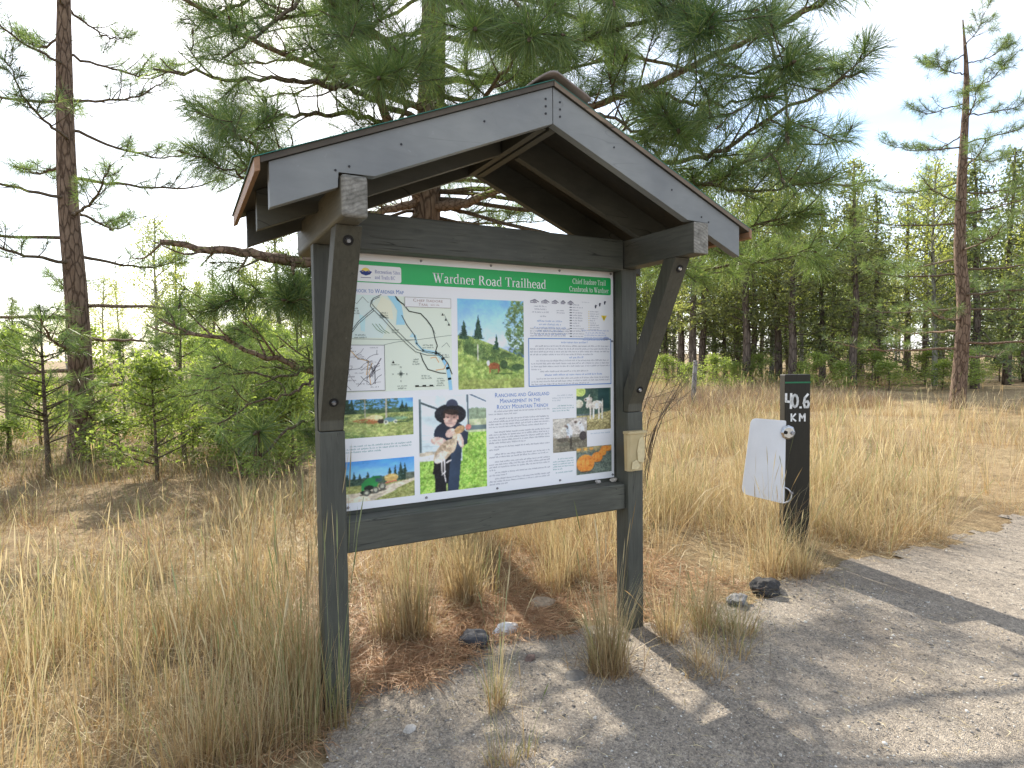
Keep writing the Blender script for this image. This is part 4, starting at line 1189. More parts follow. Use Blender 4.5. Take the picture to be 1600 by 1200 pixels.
# gentle bow across the width so it catches light unevenly
nu = 14
cols_ = []
bmv = prism(outl, 'y', -.0035, .0)
bmesh.ops.triangulate(bmv, faces=[f for f in bmv.faces if len(f.verts) > 4])
for _ in range(3):
    bmesh.ops.subdivide_edges(bmv, edges=[e for e in bmv.edges if e.calc_length() > .06], cuts=1)
    bmesh.ops.triangulate(bmv, faces=bmv.faces)
for v in bmv.verts: v.co.y += -.035 + .35 * (v.co.x) ** 2 + .05 * v.co.x * math.sin(5 * v.co.z)
plate_me = bm_mesh(bmv, 'plate')
for pg in plate_me.polygons: pg.use_smooth = False
link('plate', plate_me, MAT_PLATE, plate)
bm.free()
def torus_bm(c, R, r, nrm, n=20, m=8):
    q = Vector(nrm).normalized().to_track_quat('Z', 'Y').to_matrix()
    bm = bmesh.new()
    vs_ = [[bm.verts.new(Vector(c) + q @ Vector(((R + r * math.cos(b)) * math.cos(a), (R + r * math.cos(b)) * math.sin(a), r * math.sin(b))))
            for b in np.arange(m) * 2 * math.pi / m] for a in np.arange(n) * 2 * math.pi / n]
    for i in range(n):
        for j in range(m):
            bm.faces.new((vs_[i][j], vs_[(i + 1) % n][j], vs_[(i + 1) % n][(j + 1) % m], vs_[i][(j + 1) % m]))
    return bm
def pl(px, py): return ((px - 1195) * k_, (718 - py) * k_)
a_, b_ = pl(1228, 675)
def plp(name, bm, mat, bevel=0): return link(name, bm_mesh(bm, name, bevel), mat, plate)
br_ = plp('bracket', disc_bm((a_, -.040, b_), (0, -1, 0), .056, .012, 8, .25), MAT_STEEL, .002)
link('bolt', bm_mesh(disc_bm((a_ + .028, -.052, b_ - .004), (0, -1, 0), .014, .014, 6), 'bolt'), MAT_SCREW, br_)
link('bolt', bm_mesh(disc_bm((a_ - .026, -.052, b_ + .002), (0, -1, 0), .014, .014, 6), 'bolt'), MAT_BOLTDARK, br_)
a_, b_ = pl(1221, 773)
plp('ring_clamp', torus_bm((a_, -.028, b_), .058, .006, (-.35, -1, .1)), MAT_STEEL)
link('bolt', bm_mesh(disc_bm((a_ + .055, -.045, b_ + .02), (0, -1, 0), .012, .02, 6), 'bolt'), MAT_SCREW, plate)

# ------------------------------------------------------------------ the big pine behind the kiosk
nrng = np.random.default_rng(21)
N_DARK, N_MID, N_PALE = np.array([.055, .105, .042]), np.array([.135, .20, .066]), np.array([.31, .345, .13])
def needles(acc, base, axis, n, length, width, spread=(25, 80), stem=.12, tone=None, droop=.12, rg=nrng):
    """n long needles from the last `stem` metres of a twig, as slightly bent slivers"""
    axis = axis / (np.linalg.norm(axis) + 1e-9)
    ref = np.array([0, 0, 1.0]) if abs(axis[2]) < .9 else np.array([1.0, 0, 0])
    s = np.cross(axis, ref); s /= np.linalg.norm(s)
    u = np.cross(s, axis)
    f = rg.random(n)
    ang = np.radians(spread[0] + (spread[1] - spread[0]) * (1 - f) ** .8 + rg.normal(0, 8, n))
    phi = rg.random(n) * 2 * math.pi
    d = np.cos(ang)[:, None] * axis + np.sin(ang)[:, None] * (np.cos(phi)[:, None] * s + np.sin(phi)[:, None] * u)
    b = base - axis * (stem * (1 - f))[:, None]
    L = length * rg.uniform(.7, 1.12, n)
    mid = b + d * (L * .5)[:, None]
    tip = b + d * L[:, None] + np.array([0, 0, -1.0]) * (L * droop * rg.uniform(.2, 1.6, n))[:, None]
    w = np.cross(d, rg.normal(0, 1, (n, 3))); w /= np.linalg.norm(w, axis=1)[:, None] + 1e-9
    w = w * width * .5
    V = np.stack([b - w * .8, b + w * .8, mid - w, mid + w, tip], 1).reshape(-1, 3)
    o = np.arange(n)[:, None] * 5
    T = np.concatenate([o + [0, 1, 3], o + [0, 3, 2], o + [2, 3, 4]], 0)
    t0 = rg.random() if tone is None else tone
    c = N_DARK * (1 - t0) + N_MID * t0
    k = rg.random(n)[:, None]
    C = c * (.75 + .6 * k) + (N_PALE - c) * (rg.random(n)[:, None] ** 4) * .8
    acc.add(V, T, np.repeat(C, 5, 0))

PINE_D = 6.0
pt = at(668, 330, PINE_D)
trunk_top = at(684, -250, PINE_D)
lean = (trunk_top - pt) / (trunk_top[2] - pt[2])
def trunk_at(z): return pt + lean * (z - pt[2])
pine_base = trunk_at(float(hgt(*trunk_at(0)[:2])))
PO = pine_base
pine = empty('pine_tree', PO, 'big long-needled pine whose trunk and boughs rise behind and above the kiosk roof', 'tree')
zs = np.array([-.3, .1, .5, 1.2, 2, 3, 4, 5, 6, 7, 8.5, 10, 11.5])
path = np.array([trunk_at(z + PO[2]) + np.array([.02 * math.sin(z * 1.7), .02 * math.cos(z * 1.3), 0]) for z in zs])
rad = np.array([.22, .19, .165, .15, .145, .14, .132, .122, .11, .095, .07, .045, .015])
tv, tt = tube(smooth_path(path, 3), np.interp(np.linspace(0, 1, 37), np.linspace(0, 1, 13), rad), 16)
tv = tv + (nrng.normal(0, .003, tv.shape))
a_ = Acc(); a_.add(tv, tt)
link('trunk', a_.mesh('trunk', True, PO), MAT_BARK, pine)

DENS = 1.3
BUD = np.array([.16, .07, .035])
def bough(pts, r0, twigs=10, tuft_n=80, L=.185, start=.25, tone=None, up=.35, sub=2, twig_len=(.18, .5), bare=0.0, width=.0028, spread=(22, 92), seed=None, twist=0, stub=False, star=False):
    """one limb with twigs as a branch part, its needles as a sub-part"""
    rg = np.random.default_rng(seed if seed is not None else nrng.integers(1e9))
    P = smooth_path(pts, 5)
    twigs = int(round(twigs * DENS)) if twigs > 4 else twigs
    tuft_n = int(tuft_n * 1.25)
    n = len(P)
    P[1:-1] += rg.normal(0, .012, (n - 2, 3))
    wood_, leaf = Acc(), Acc()
    rr = np.linspace(r0, max(r0 * .28, .005), n)
    wood_.add(*tube(P, rr, 7))
    seglen = np.linalg.norm(np.diff(P, axis=0), axis=1); cum = np.concatenate([[0], np.cumsum(seglen)]); tot = cum[-1]
    def sample(f):
        x = f * tot; i = min(np.searchsorted(cum, x) - 1, n - 2); i = max(i, 0)
        k = (x - cum[i]) / (seglen[i] + 1e-9)
        d = P[i + 1] - P[i]
        return P[i] + d * k, d / (np.linalg.norm(d) + 1e-9), rr[i]
    def tuft(p, d, sc=1.0):
        t0 = (rg.random() ** 1.2 if tone is None else np.clip(tone + rg.normal(0, .15), 0, 1))
        needles(leaf, p, d, int(tuft_n * sc * rg.uniform(.7, 1.25)), L * rg.uniform(.85, 1.15), width, spread, .14 * sc + .03, t0, rg=rg)
        if rg.random() < .45:
            q = [p - d * .01, p + d * .012, p + d * .035]
            v, t_ = tube(q, [.005, .009, .003], 5); wood_.add(v, t_, BUD)
    for k in range(twigs):
        f = start + (1 - start) * (k + rg.uniform(.1, .9)) / twigs
        p, d, r = sample(f)
        side = np.cross(d, [0, 0, 1.0]); side /= np.linalg.norm(side) + 1e-9
        sg = 1 if k % 2 else -1
        dr = d * rg.uniform(.4, 1.0) + side * sg * rg.uniform(.3, 1.0) + np.array([0, 0, 1]) * (up + rg.normal(0, .35))
        dr /= np.linalg.norm(dr)
        ln = rg.uniform(*twig_len) * (1.15 - .5 * f)
        e = p + dr * ln + np.array([0, 0, ln * .12])
        m = p + dr * ln * .5 + rg.normal(0, .015, 3)
        wood_.add(*tube(smooth_path([p, m, e], 3), np.linspace(min(r * .6, .009), .0035, 7), 5))
        if rg.random() < bare: continue
        tuft(e, e - m)
        for j in range(rg.integers(0, sub + 1)):
            d2 = dr + rg.normal(0, .55, 3); d2 /= np.linalg.norm(d2)
            b2 = p + (e - p) * rg.uniform(.35, .9); e2 = b2 + d2 * ln * rg.uniform(.35, .7)
            wood_.add(*tube([b2, (b2 + e2) / 2 + rg.normal(0, .008, 3), e2], [.005, .004, .003], 4))
            tuft(e2, d2, .85)
    if star:                       # a big tuft at the tip with its long brown bud
        d = P[-1] - P[-2]; d /= np.linalg.norm(d)
        needles(leaf, P[-1], d, 190, .205, .0036, (18, 100), .13, .55 if tone is None else tone, .08, rg=rg)
        v, t_ = tube([P[-1] - d * .06, P[-1] - d * .01, P[-1] + d * .03, P[-1] + d * .06], [.007, .013, .011, .003], 7); wood_.add(v, t_, BUD)
    elif not bare or bare < .9: tuft(P[-1], P[-1] - P[-2], 1.15)
    if stub:
        q, d, r = sample(.72)
        wood_.add(*tube([q, q + np.array([.01, -.05, -.02]), q + np.array([.0, -.08, -.10])], [.02, .018, .012], 6))
    br = link('branch', wood_.mesh('branch', True, PO), MAT_LIMB if r0 > .03 else MAT_TWIG, pine)
    if leaf.n: link('needles', leaf.mesh('needles', False, PO), MAT_NEEDLE, br)
    return br
A = lambda *p_: [at(*q) for q in p_]
An = lambda *p_: [at(q[0], q[1], q[2] * (1 - .19 * i / (len(p_) - 1))) for i, q in enumerate(p_)]
# boughs seen in the photograph, each at its own distance
bough(A((682, 195, 6), (780, 185, 5.3), (900, 170, 4.6), (1000, 140, 4.2), (1130, 80, 3.9), (1260, 15, 3.7), (1340, -30, 3.6)), .034, 20, 90, seed=1, tone=.35)
bough(A((674, 300, 6), (850, 290, 5.3), (1060, 252, 4.5), (1130, 235, 4.2), (1260, 155, 3.9), (1350, 110, 3.8)), .026, 14, 90, seed=2, start=.5, tone=.3)
bough(A((672, 310, 6), (900, 330, 5.2), (1080, 292, 4.4), (1180, 300, 4.1), (1270, 285, 4.0)), .022, 15, 95, seed=3, start=.55, tone=.35)
bough(A((682, 60, 6), (800, 75, 5), (900, 60, 4.4), (1000, 35, 4.0), (1090, 10, 3.8)), .028, 16, 85, seed=4, tone=.5)
bough(An((684, -60, 6), (715, -15, 4.6), (742, 45, 3.6)), .018, 7, 110, star=True, seed=5, start=.5, tone=.6, up=.1, L=.2)
bough(An((684, -100, 6), (900, -50, 4.7), (1060, 0, 3.8), (1112, 45, 3.5)), .024, 12, 120, star=True, seed=6, start=.5, tone=.05, L=.19, up=-.2)
bough(A((668, 112, 6), (640, 92, 5.9), (600, 62, 5.7), (562, 18, 5.5), (530, -60, 5.3)), .06, 8, 70, seed=7, tone=.6, start=.5)
bough(A((668, 190, 6), (600, 165, 5.5), (545, 140, 5), (500, 130, 4.7), (440, 124, 4.5), (350, 122, 4.3), (240, 108, 4.2)), .030, 12, 60, seed=8, tone=.45, bare=.35)
bough(A((666, 225, 6), (590, 190, 5.6), (520, 178, 5.2), (460, 182, 5.0), (400, 192, 4.8), (330, 205, 4.6)), .026, 12, 60, seed=9, tone=.55, bare=.4)
bough(A((662, 335, 6), (612, 195, 5.4), (580, 130, 5.1), (545, 70, 4.9), (512, -10, 4.8), (490, -80, 4.7)), .05, 10, 70, seed=10, tone=.5, start=.45, bare=.1)
bough(A((660, 345, 6), (600, 385, 5.1), (490, 407, 4.3), (420, 402, 4.0), (345, 392, 3.8), (250, 378, 3.7)), .062, 8, 70, seed=11, bare=.5, start=.5, stub=True, up=-.3)
bough(A((664, 420, 6), (560, 545, 4.8), (490, 577, 4.3), (430, 560, 4.1), (345, 534, 3.9), (250, 498, 3.8)), .032, 8, 60, seed=12, bare=.6, start=.55)
bough(A((664, 450, 6), (560, 560, 4.8), (495, 570, 4.3), (440, 588, 4.1), (370, 583, 4.0), (320, 592, 3.9)), .014, 6, 55, seed=13, bare=.6, start=.6)
bough(A((664, 500, 6), (540, 570, 4.5), (490, 592, 4.2), (450, 618, 4.0), (400, 630, 3.9), (340, 662, 3.7)), .014, 5, 60, seed=14, bare=.5, start=.6)
bough(A((664, 560, 6), (560, 640, 4.7), (500, 652, 4.1), (450, 668, 3.7), (412, 712, 3.36), (402, 700, 3.3), (401, 676, 3.28)), .012, 2, 40, star=True, seed=15, start=.55, L=.16, tone=.3, twig_len=(.05, .12))
bough(A((664, 400, 6), (560, 452, 4.9), (490, 480, 4.3), (447, 470, 3.9)), .016, 14, 100, star=True, seed=16, start=.6, tone=.15, L=.18, twig_len=(.12, .35))
bough(A((664, 520, 6), (540, 640, 4.4), (490, 680, 4.0), (479, 672, 3.9)), .010, 4, 70, seed=17, start=.9, tone=.3, twig_len=(.05, .15))
bough(A((676, 325, 6), (720, 320, 5.7), (775, 300, 5.4), (880, 280, 5)), .058, 8, 60, seed=18, tone=.6, bare=.4)
bough(A((672, 305, 6), (600, 332, 5.6), (540, 330, 5.4), (480, 350, 5.2)), .045, 6, 60, seed=19, tone=.5, bare=.5)
bough(An((682, 60, 6), (645, 120, 4.8), (628, 132, 4.3)), .016, 8, 100, star=True, seed=20, start=.5, tone=.4, L=.2)
bough(An((682, 30, 6), (610, 100, 4.6), (592, 122, 4.1)), .016, 7, 100, star=True, seed=21, start=.5, tone=.5, L=.2)
bough(An((684, 160, 6), (740, 165, 4.9), (790, 110, 4.3), (800, 60, 4.0)), .02, 11, 95, star=True, seed=22, start=.3, tone=.6)
bough(A((684, 200, 6), (740, 215, 5.2), (830, 150, 4.8), (860, 90, 4.6)), .02, 12, 85, seed=23, start=.2, tone=.65)
bough(An((900, 170, 4.6), (960, 190, 4.4), (1030, 218, 4.2), (1060, 205, 4.1)), .013, 9, 110, star=True, seed=24, start=.3, tone=.55, L=.19)
bough(An((1000, 140, 4.2), (1070, 160, 4.0), (1145, 160, 3.9), (1200, 150, 3.8)), .012, 5, 85, star=True, seed=25, start=.3, tone=.3)
bough(An((1110, 90, 4.0), (1165, 110, 3.9), (1235, 100, 3.8)), .010, 4, 70, star=True, seed=26, tone=.2, start=.3)
bough(A((684, -150, 6), (530, -70, 4.9), (445, 20, 4.4), (388, 62, 4.1), (350, 90, 4.0)), .022, 14, 75, seed=27, tone=.3, start=.4)
bough(A((684, -120, 6), (580, -40, 4.8), (540, 60, 4.3), (520, 108, 4.1)), .018, 11, 85, seed=28, tone=.35, start=.4)
bough(An((664, 260, 6), (520, 230, 5), (420, 235, 4.5), (375, 212, 4.2), (362, 190, 4.15)), .014, 8, 80, seed=29, tone=.35, start=.6)
bough(An((664, 290, 6), (500, 290, 5), (400, 280, 4.4), (340, 262, 4.2)), .014, 8, 75, seed=30, tone=.5, start=.5)
bough(A((680, 320, 6), (950, 390, 5.2), (1080, 395, 4.8), (1180, 352, 4.5), (1270, 325, 4.3)), .020, 12, 90, seed=31, tone=.6, start=.55, up=.1)
bough(A((684, 340, 6), (980, 410, 5.6), (1100, 420, 5.2), (1210, 405, 4.9), (1300, 400, 4.7)), .018, 12, 85, seed=32, tone=.8, start=.5, up=.1)
bough(An((684, -200, 6), (800, -150, 4.6), (930, -60, 3.9), (960, 10, 3.6)), .022, 12, 90, seed=33, tone=.4, start=.4)
bough(A((684, -20, 6), (860, 10, 5.4), (940, 70, 5.0), (985, 80, 4.8)), .02, 12, 90, seed=34, tone=.55, start=.3)
bough(A((684, 100, 6), (770, 120, 5.6), (880, 110, 5.4), (980, 90, 5.3)), .022, 13, 80, seed=35, tone=.7, start=.15)
bough(A((684, 240, 6), (780, 210, 5.7), (920, 230, 5.4), (1000, 190, 5.2), (1090, 210, 5.0)), .022, 14, 80, star=True, seed=36, tone=.7, start=.3)
bough(A((684, 20, 6), (820, -30, 5.2), (1000, -20, 4.8), (1180, -60, 4.5)), .024, 9, 70, seed=37, tone=.4, start=.3)
bough(A((684, -30, 6), (620, 0, 5.4), (560, 60, 5.2), (510, 80, 5.1)), .018, 10, 70, seed=38, tone=.5, start=.3)
bough(A((672, 140, 6), (640, 170, 5.6), (600, 205, 5.4), (560, 215, 5.2)), .018, 9, 70, seed=39, tone=.6, start=.3)
bough(An((684, -80, 6), (740, -60, 4.4), (820, 20, 3.7), (828, 60, 3.5)), .02, 9, 110, star=True, seed=40, tone=.45, start=.5, L=.2, up=-.1)
bough(An((1170, 20, 3.9), (1200, 60, 3.8), (1235, 175, 3.8), (1230, 215, 3.75)), .012, 4, 80, star=True, seed=41, tone=.25, start=.3)
bough(A((684, 300, 6), (1000, 320, 5.4), (1200, 240, 5.0), (1330, 220, 4.8)), .02, 14, 80, seed=42, tone=.5, start=.5)
bough(A((684, 325, 6.1), (740, 332, 6.8), (800, 330, 7.2), (870, 322, 7.4)), .02, 9, 60, seed=43, tone=.7, start=.2)
bough(A((680, 345, 6.1), (760, 350, 7.0), (850, 345, 7.6)), .02, 9, 60, seed=44, tone=.8, start=.3)
bough(A((672, 330, 6.1), (620, 325, 6.8), (570, 318, 7.2), (500, 320, 7.4)), .02, 10, 60, seed=45, tone=.7, start=.2)
bough(A((684, 40, 6.1), (590, 60, 6.8), (480, 40, 7.2), (380, 60, 7.4)), .022, 13, 55, seed=46, tone=.5, start=.3)
bough(A((684, 120, 6.1), (560, 110, 6.9), (440, 150, 7.4), (340, 140, 7.6)), .02, 12, 50, seed=47, tone=.6, start=.35, bare=.2)
bough(A((684, 230, 6.1), (520, 250, 6.9), (420, 262, 7.3), (340, 300, 7.5)), .02, 11, 50, seed=48, tone=.6, start=.4, bare=.15)
bough(A((684, -60, 6), (600, -20, 5.6), (500, 20, 5.2), (400, 30, 5.0), (320, 60, 4.9)), .022, 16, 75, seed=51, tone=.3, start=.3)
bough(A((684, -20, 6.1), (580, 40, 6.4), (470, 90, 6.4), (380, 100, 6.4), (300, 90, 6.4)), .02, 14, 60, seed=52, tone=.45, start=.3, bare=.15)
bough(A((684, -120, 6), (500, -60, 5.0), (380, 0, 4.6), (330, 30, 4.5)), .022, 12, 80, seed=53, tone=.25, start=.4)
bough(A((684, 0, 6.1), (900, 60, 6.3), (1080, 110, 6.3), (1230, 120, 6.3), (1320, 100, 6.3)), .024, 18, 70, seed=54, tone=.45, start=.3)
bough(A((684, 150, 6.1), (920, 200, 6.4), (1100, 240, 6.5), (1240, 280, 6.5), (1330, 290, 6.5)), .024, 18, 70, seed=55, tone=.55, start=.35)
bough(A((684, -90, 6.1), (900, -10, 6.2), (1100, 40, 6.2), (1240, 40, 6.2)), .024, 16, 70, seed=56, tone=.4, start=.3)
bough(A((684, 280, 6.1), (900, 300, 6.6), (1100, 345, 6.9), (1240, 370, 7.0)), .02, 14, 65, seed=57, tone=.75, start=.5)
bough(A((684, 300, 6.1), (560, 420, 5.2), (480, 442, 4.6), (400, 462, 4.2), (330, 478, 4.0)), .018, 17, 95, seed=58, tone=.15, start=.45, up=0)
bough(A((664, 330, 6.0), (520, 345, 5.2), (430, 300, 4.7), (370, 240, 4.4), (340, 190, 4.3)), .016, 10, 90, seed=59, tone=.35, start=.6)
bough(A((664, 560, 6.0), (540, 600, 5.0), (440, 560, 4.8), (360, 600, 4.6), (300, 610, 4.5)), .013, 9, 75, seed=60, tone=.8, start=.5)
# the rest of the crown, going up out of view and away on the far side
for k in range(22):
    z0_ = 3.6 + k * .30
    az = k * 2.4 + 1.0
    ln = (2.5 - .13 * k * .6) * nrng.uniform(.8, 1.1)
    b_ = trunk_at(z0_)
    d_ = np.array([math.cos(az), math.sin(az), 0])
    if z0_ < 5.2 and d_[1] < -.3 and ln > 1.9: ln = 1.9
    bough([b_, b_ + d_ * ln * .35 + [0, 0, .05], b_ + d_ * ln * .7 + [0, 0, .12], b_ + d_ * ln + [0, 0, .32]], .035, 10, 55, seed=100 + k, start=.35, width=.0026)

def side_pine(px, D, label, seed, r=2.6, H=9.5):
    global pine, PO, DENS
    rg = np.random.default_rng(seed)
    q = at(px, 565, D)
    PO = np.array([q[0], q[1], float(hgt(q[0], q[1]))])
    pine = empty('pine_tree', PO, label, 'tree')
    zz = np.array([-.3, .2, 1, 2.5, 4, 6, 8, H])
    pp = PO + np.stack([.05 * np.sin(zz), .05 * np.cos(zz * 1.3), zz], 1)
    v, t_ = tube(smooth_path(pp, 3), np.interp(np.linspace(0, 1, 22), np.linspace(0, 1, 8), [.21, .18, .16, .145, .13, .1, .06, .015]), 14)
    a_ = Acc(); a_.add(v, t_)
    link('trunk', a_.mesh('trunk', True, PO), MAT_BARK, pine)
    DENS = 1.3
    nb = 34
    for k in range(nb):
        f = (k + rg.random()) / nb
        z = 1.1 + f * (H - 1.6)
        az = k * 2.4 + rg.normal(0, .25)
        ln = r * (1.05 - .75 * f ** 1.3) * rg.uniform(.75, 1.1)
        b = PO + [0, 0, z]; d = np.array([math.cos(az), math.sin(az), 0])
        bough([b, b + d * ln * .35 + [0, 0, -.02], b + d * ln * .7 + [0, 0, .02], b + d * ln + [0, 0, .25]], .03 * (1.1 - .6 * f), 10, 38, seed=seed * 100 + k, start=.3, width=.0046, tone=rg.uniform(.3, .8), bare=.35 if f < .2 else 0)
side_pine(120, 9.0, 'bushy pine standing alone left of the saplings, away from the kiosk', 71)
side_pine(1500, 15, 'bushy pine standing alone right of the kilometre post, away from the kiosk', 72, 2.9)

# ------------------------------------------------------------------ trees of the wood behind
def leaf_cards(acc, centers, size, col0, col1, rg, elong=1.8, droop=0.0):
    n = len(centers)
    a = rg.normal(0, 1, (n, 3)); a[:, 2] -= droop; a /= np.linalg.norm(a, axis=1)[:, None]
    b = np.cross(a, rg.normal(0, 1, (n, 3))); b /= np.linalg.norm(b, axis=1)[:, None] + 1e-9
    s = size * rg.uniform(.55, 1.3, n)[:, None]
    V = np.stack([centers - b * s * .5, centers + a * s * elong, centers + b * s * .5], 1).reshape(-1, 3)
    T = np.arange(n * 3).reshape(-1, 3)
    f = rg.random(n)[:, None]
    acc.add(V, T, np.repeat(col0 * (1 - f) + col1 * f, 3, 0))
def far_tree(kind, seed):
    rg = np.random.default_rng(seed)
    wood_, leaf = Acc(), Acc()
    H = {'pine': 10.0, 'fir': 9.0, 'aspen': 8.5}[kind]
    r0 = {'pine': .2, 'fir': .16, 'aspen': .12}[kind]
    zz = np.linspace(-.3, H, 9)
    tp = np.stack([np.cumsum(rg.normal(0, .05, 9)), np.cumsum(rg.normal(0, .05, 9)), zz], 1)
    wood_.add(*tube(tp, np.linspace(r0, .03, 9), 8))
    nb = {'pine': 46, 'fir': 70, 'aspen': 40}[kind]
    lo = {'pine': .26, 'fir': .16, 'aspen': .28}[kind]
    for k in range(nb):
        f = lo + (1 - lo) * (k + rg.random()) / nb
        z = f * H; c = np.array([np.interp(z, zz, tp[:, 0]), np.interp(z, zz, tp[:, 1]), z])
        az = k * 2.4 + rg.normal(0, .3)
        g = (f - lo) / (1 - lo)
        R = {'pine': 2.0 * (1 - g * .75) * (.55 + .45 * min(1, g * 4)), 'fir': 1.7 * (1 - g) + .2, 'aspen': 1.7 * math.sin(math.pi * min(.97, .2 + g * .75))}[kind] * rg.uniform(.6, 1.15)
        d = np.array([math.cos(az), math.sin(az), {'pine': .18, 'fir': -.2, 'aspen': .7}[kind] + rg.normal(0, .15)])
        e = c + d * R
        m = c + d * R * .5 + rg.normal(0, .06, 3)
        wood_.add(*tube([c, m, e], [.03, .02, .008], 4))
        nc = int({'pine': 95, 'fir': 80, 'aspen': 120}[kind] * (.4 + R / 2))
        t_ = rg.uniform(.3, 1.05, nc)[:, None]
        cen = c + (e - c) * t_ + rg.normal(0, 1, (nc, 3)) * np.array([.22, .22, .13]) * (1.2 if kind == 'aspen' else 1) * (.6 + t_ * .6)
        if kind == 'pine': leaf_cards(leaf, cen, .075, np.array([.09, .115, .05]), np.array([.29, .30, .125]), rg, 2.6)
        elif kind == 'fir': leaf_cards(leaf, cen, .07, np.array([.075, .105, .05]), np.array([.21, .235, .10]), rg, 2.6, .5)
        else: leaf_cards(leaf, cen, .075, np.array([.19, .22, .065]), np.array([.42, .43, .14]), rg, 1.3)
    for k in range(16):            # dead lower limbs
        z = rg.uniform(.06, lo + .15) * H; az = rg.uniform(0, 6.28)
        c = np.array([np.interp(z, zz, tp[:, 0]), np.interp(z, zz, tp[:, 1]), z]); d = np.array([math.cos(az), math.sin(az), rg.uniform(-.3, .25)])
        L_ = rg.uniform(.4, 1.3)
        wood_.add(*tube([c, c + d * L_ * .5, c + d * L_ + [0, 0, -.08]], [.018, .012, .005], 4))
    return wood_.mesh(kind + '_trunk', True), leaf.mesh(kind + '_crown')
VAR = {'pine': [far_tree('pine', s) for s in (1, 2, 3)], 'fir': [far_tree('fir', s) for s in (4, 5)], 'aspen': [far_tree('aspen', s) for s in (6, 7)]}
LAB = {'pine': 'tall dark-trunked pine in the wood beyond the dry meadow', 'fir': 'dense dark green fir in the wood beyond the dry meadow', 'aspen': 'slender yellow-green leafy tree in the wood beyond the dry meadow'}
TR = np.random.default_rng(5)
def plant_tree(kind, x, y, sc, rz, label=None, group=None):
    tr_, cr_ = VAR[kind][TR.integers(len(VAR[kind]))]
    o = empty('pine_tree' if kind == 'pine' else 'fir_tree' if kind == 'fir' else 'leafy_tree', (x, y, float(hgt(x, y)) - .1), label or LAB[kind], 'tree', group or 'trees of the wood beyond the meadow', rz)
    o.scale = (sc, sc, sc * TR.uniform(.9, 1.15))
    link('trunk', tr_, MAT_PALEBARK if kind == 'aspen' else MAT_FARBARK, o)
    link('crown', cr_, MAT_LEAF, o)
    return o
def polar(px, D):
    q_ = at(px, 565, D); return q_[0], q_[1]
FOREST = [(1062, 30, 'pine', 1.0), (1085, 27, 'pine', 1.05), (1096, 29, 'pine', 1.0), (1118, 33, 'fir', .9), (1132, 31, 'fir', .75), (1150, 30, 'pine', .8), (1164, 26, 'pine', 1.0), (1174, 28, 'fir', 1.0),
          (1190, 34, 'aspen', 1.1), (1206, 29, 'aspen', 1.05), (1217, 27, 'pine', .95), (1236, 25, 'pine', 1.0), (1252, 30, 'aspen', 1.0), (1040, 34, 'fir', .9), (1022, 36, 'aspen', .9), (1010, 40, 'pine', 1.0)]
for px_, D_, kd, sc in FOREST:
    x_, y_ = polar(px_, D_)
    plant_tree(kd, x_, y_, sc, TR.uniform(0, 6.28))
for k in range(64):
    px_ = TR.uniform(960, 1700) if k % 8 else TR.uniform(520, 960)
    D_ = TR.uniform(33, 62)
    x_, y_ = polar(px_, D_)
    plant_tree(TR.choice(['pine', 'fir', 'aspen', 'fir', 'pine']), x_, y_, TR.uniform(.75, 1.15), TR.uniform(0, 6.28))
for k in range(12):              # right of the kilometre post
    px_ = 1280 + k * 32 + TR.uniform(-12, 12)
    x_, y_ = polar(px_, TR.uniform(22, 32))
    plant_tree(TR.choice(['pine', 'aspen', 'fir']), x_, y_, TR.uniform(.8, 1.1), TR.uniform(0, 6.28))
for k in range(20):              # thin line of trees far off to the left
    px_ = -120 + k * 36 + TR.uniform(-15, 15)
    x_, y_ = polar(px_, TR.uniform(34, 60))
    plant_tree(TR.choice(['pine', 'aspen', 'aspen', 'fir']), x_, y_, TR.uniform(.5, .8), TR.uniform(0, 6.28), {'pine': None}.get('x') or 'distant tree behind the green saplings left of the kiosk', 'distant trees left of the kiosk')

for k in range(9):
    px_ = 250 + k * 32 + TR.uniform(-10, 10)
    x_, y_ = polar(px_, TR.uniform(26, 40))
    plant_tree(TR.choice(['pine', 'aspen', 'fir']), x_, y_, TR.uniform(.55, .85), TR.uniform(0, 6.28), 'distant tree behind the green saplings left of the kiosk', 'distant trees left of the kiosk')
# young pines and leafy bushes left of the kiosk
def sapling(seed, H, kind):
    rg = np.random.default_rng(seed)
    wood_, leaf = Acc(), Acc()
    wood_.add(*tube(smooth_path([[0, 0, -.1], [.03, .02, H * .4], [-.02, .03, H]], 4), np.linspace(.035 * H / 2, .008, 9), 7))
    for k in range(int(17 * H)):
        f = .12 + .88 * rg.random() ** .9; z = f * H
        az = rg.uniform(0, 6.28); R = (.95 * H * .5 * (1.05 - f) + .1) * rg.uniform(.6, 1.1)
        c = np.array([0, .02, z]); d = np.array([math.cos(az), math.sin(az), .45]); e = c + d * R
        wood_.add(*tube([c, c + d * R * .5 - [0, 0, .02], e], [.011, .008, .004], 4))
        if kind == 'pine':
            for q in (1, .75, .5):
                p_ = c + d * R * q + rg.normal(0, .05, 3) * (q < 1)
                needles(leaf, p_, d + rg.normal(0, .3, 3), 55, .16, .004, (15, 70), .12, .6 + .4 * rg.random(), .05, rg)
        else:
            nc = 100
            cen = c + d * (R * rg.uniform(.25, 1.05, nc))[:, None] + rg.normal(0, .09, (nc, 3))
            leaf_cards(leaf, cen, .036, np.array([.15, .21, .05]), np.array([.34, .40, .12]), rg, 1.6)
    return wood_.mesh('stem', True), leaf.mesh('foliage')
SAP = {('pine', i): sapling(40 + i, 1.9 + .35 * i, 'pine') for i in range(2)}
SAP.update({('bush', i): sapling(50 + i, 1.5 + .5 * i, 'bush') for i in range(2)})
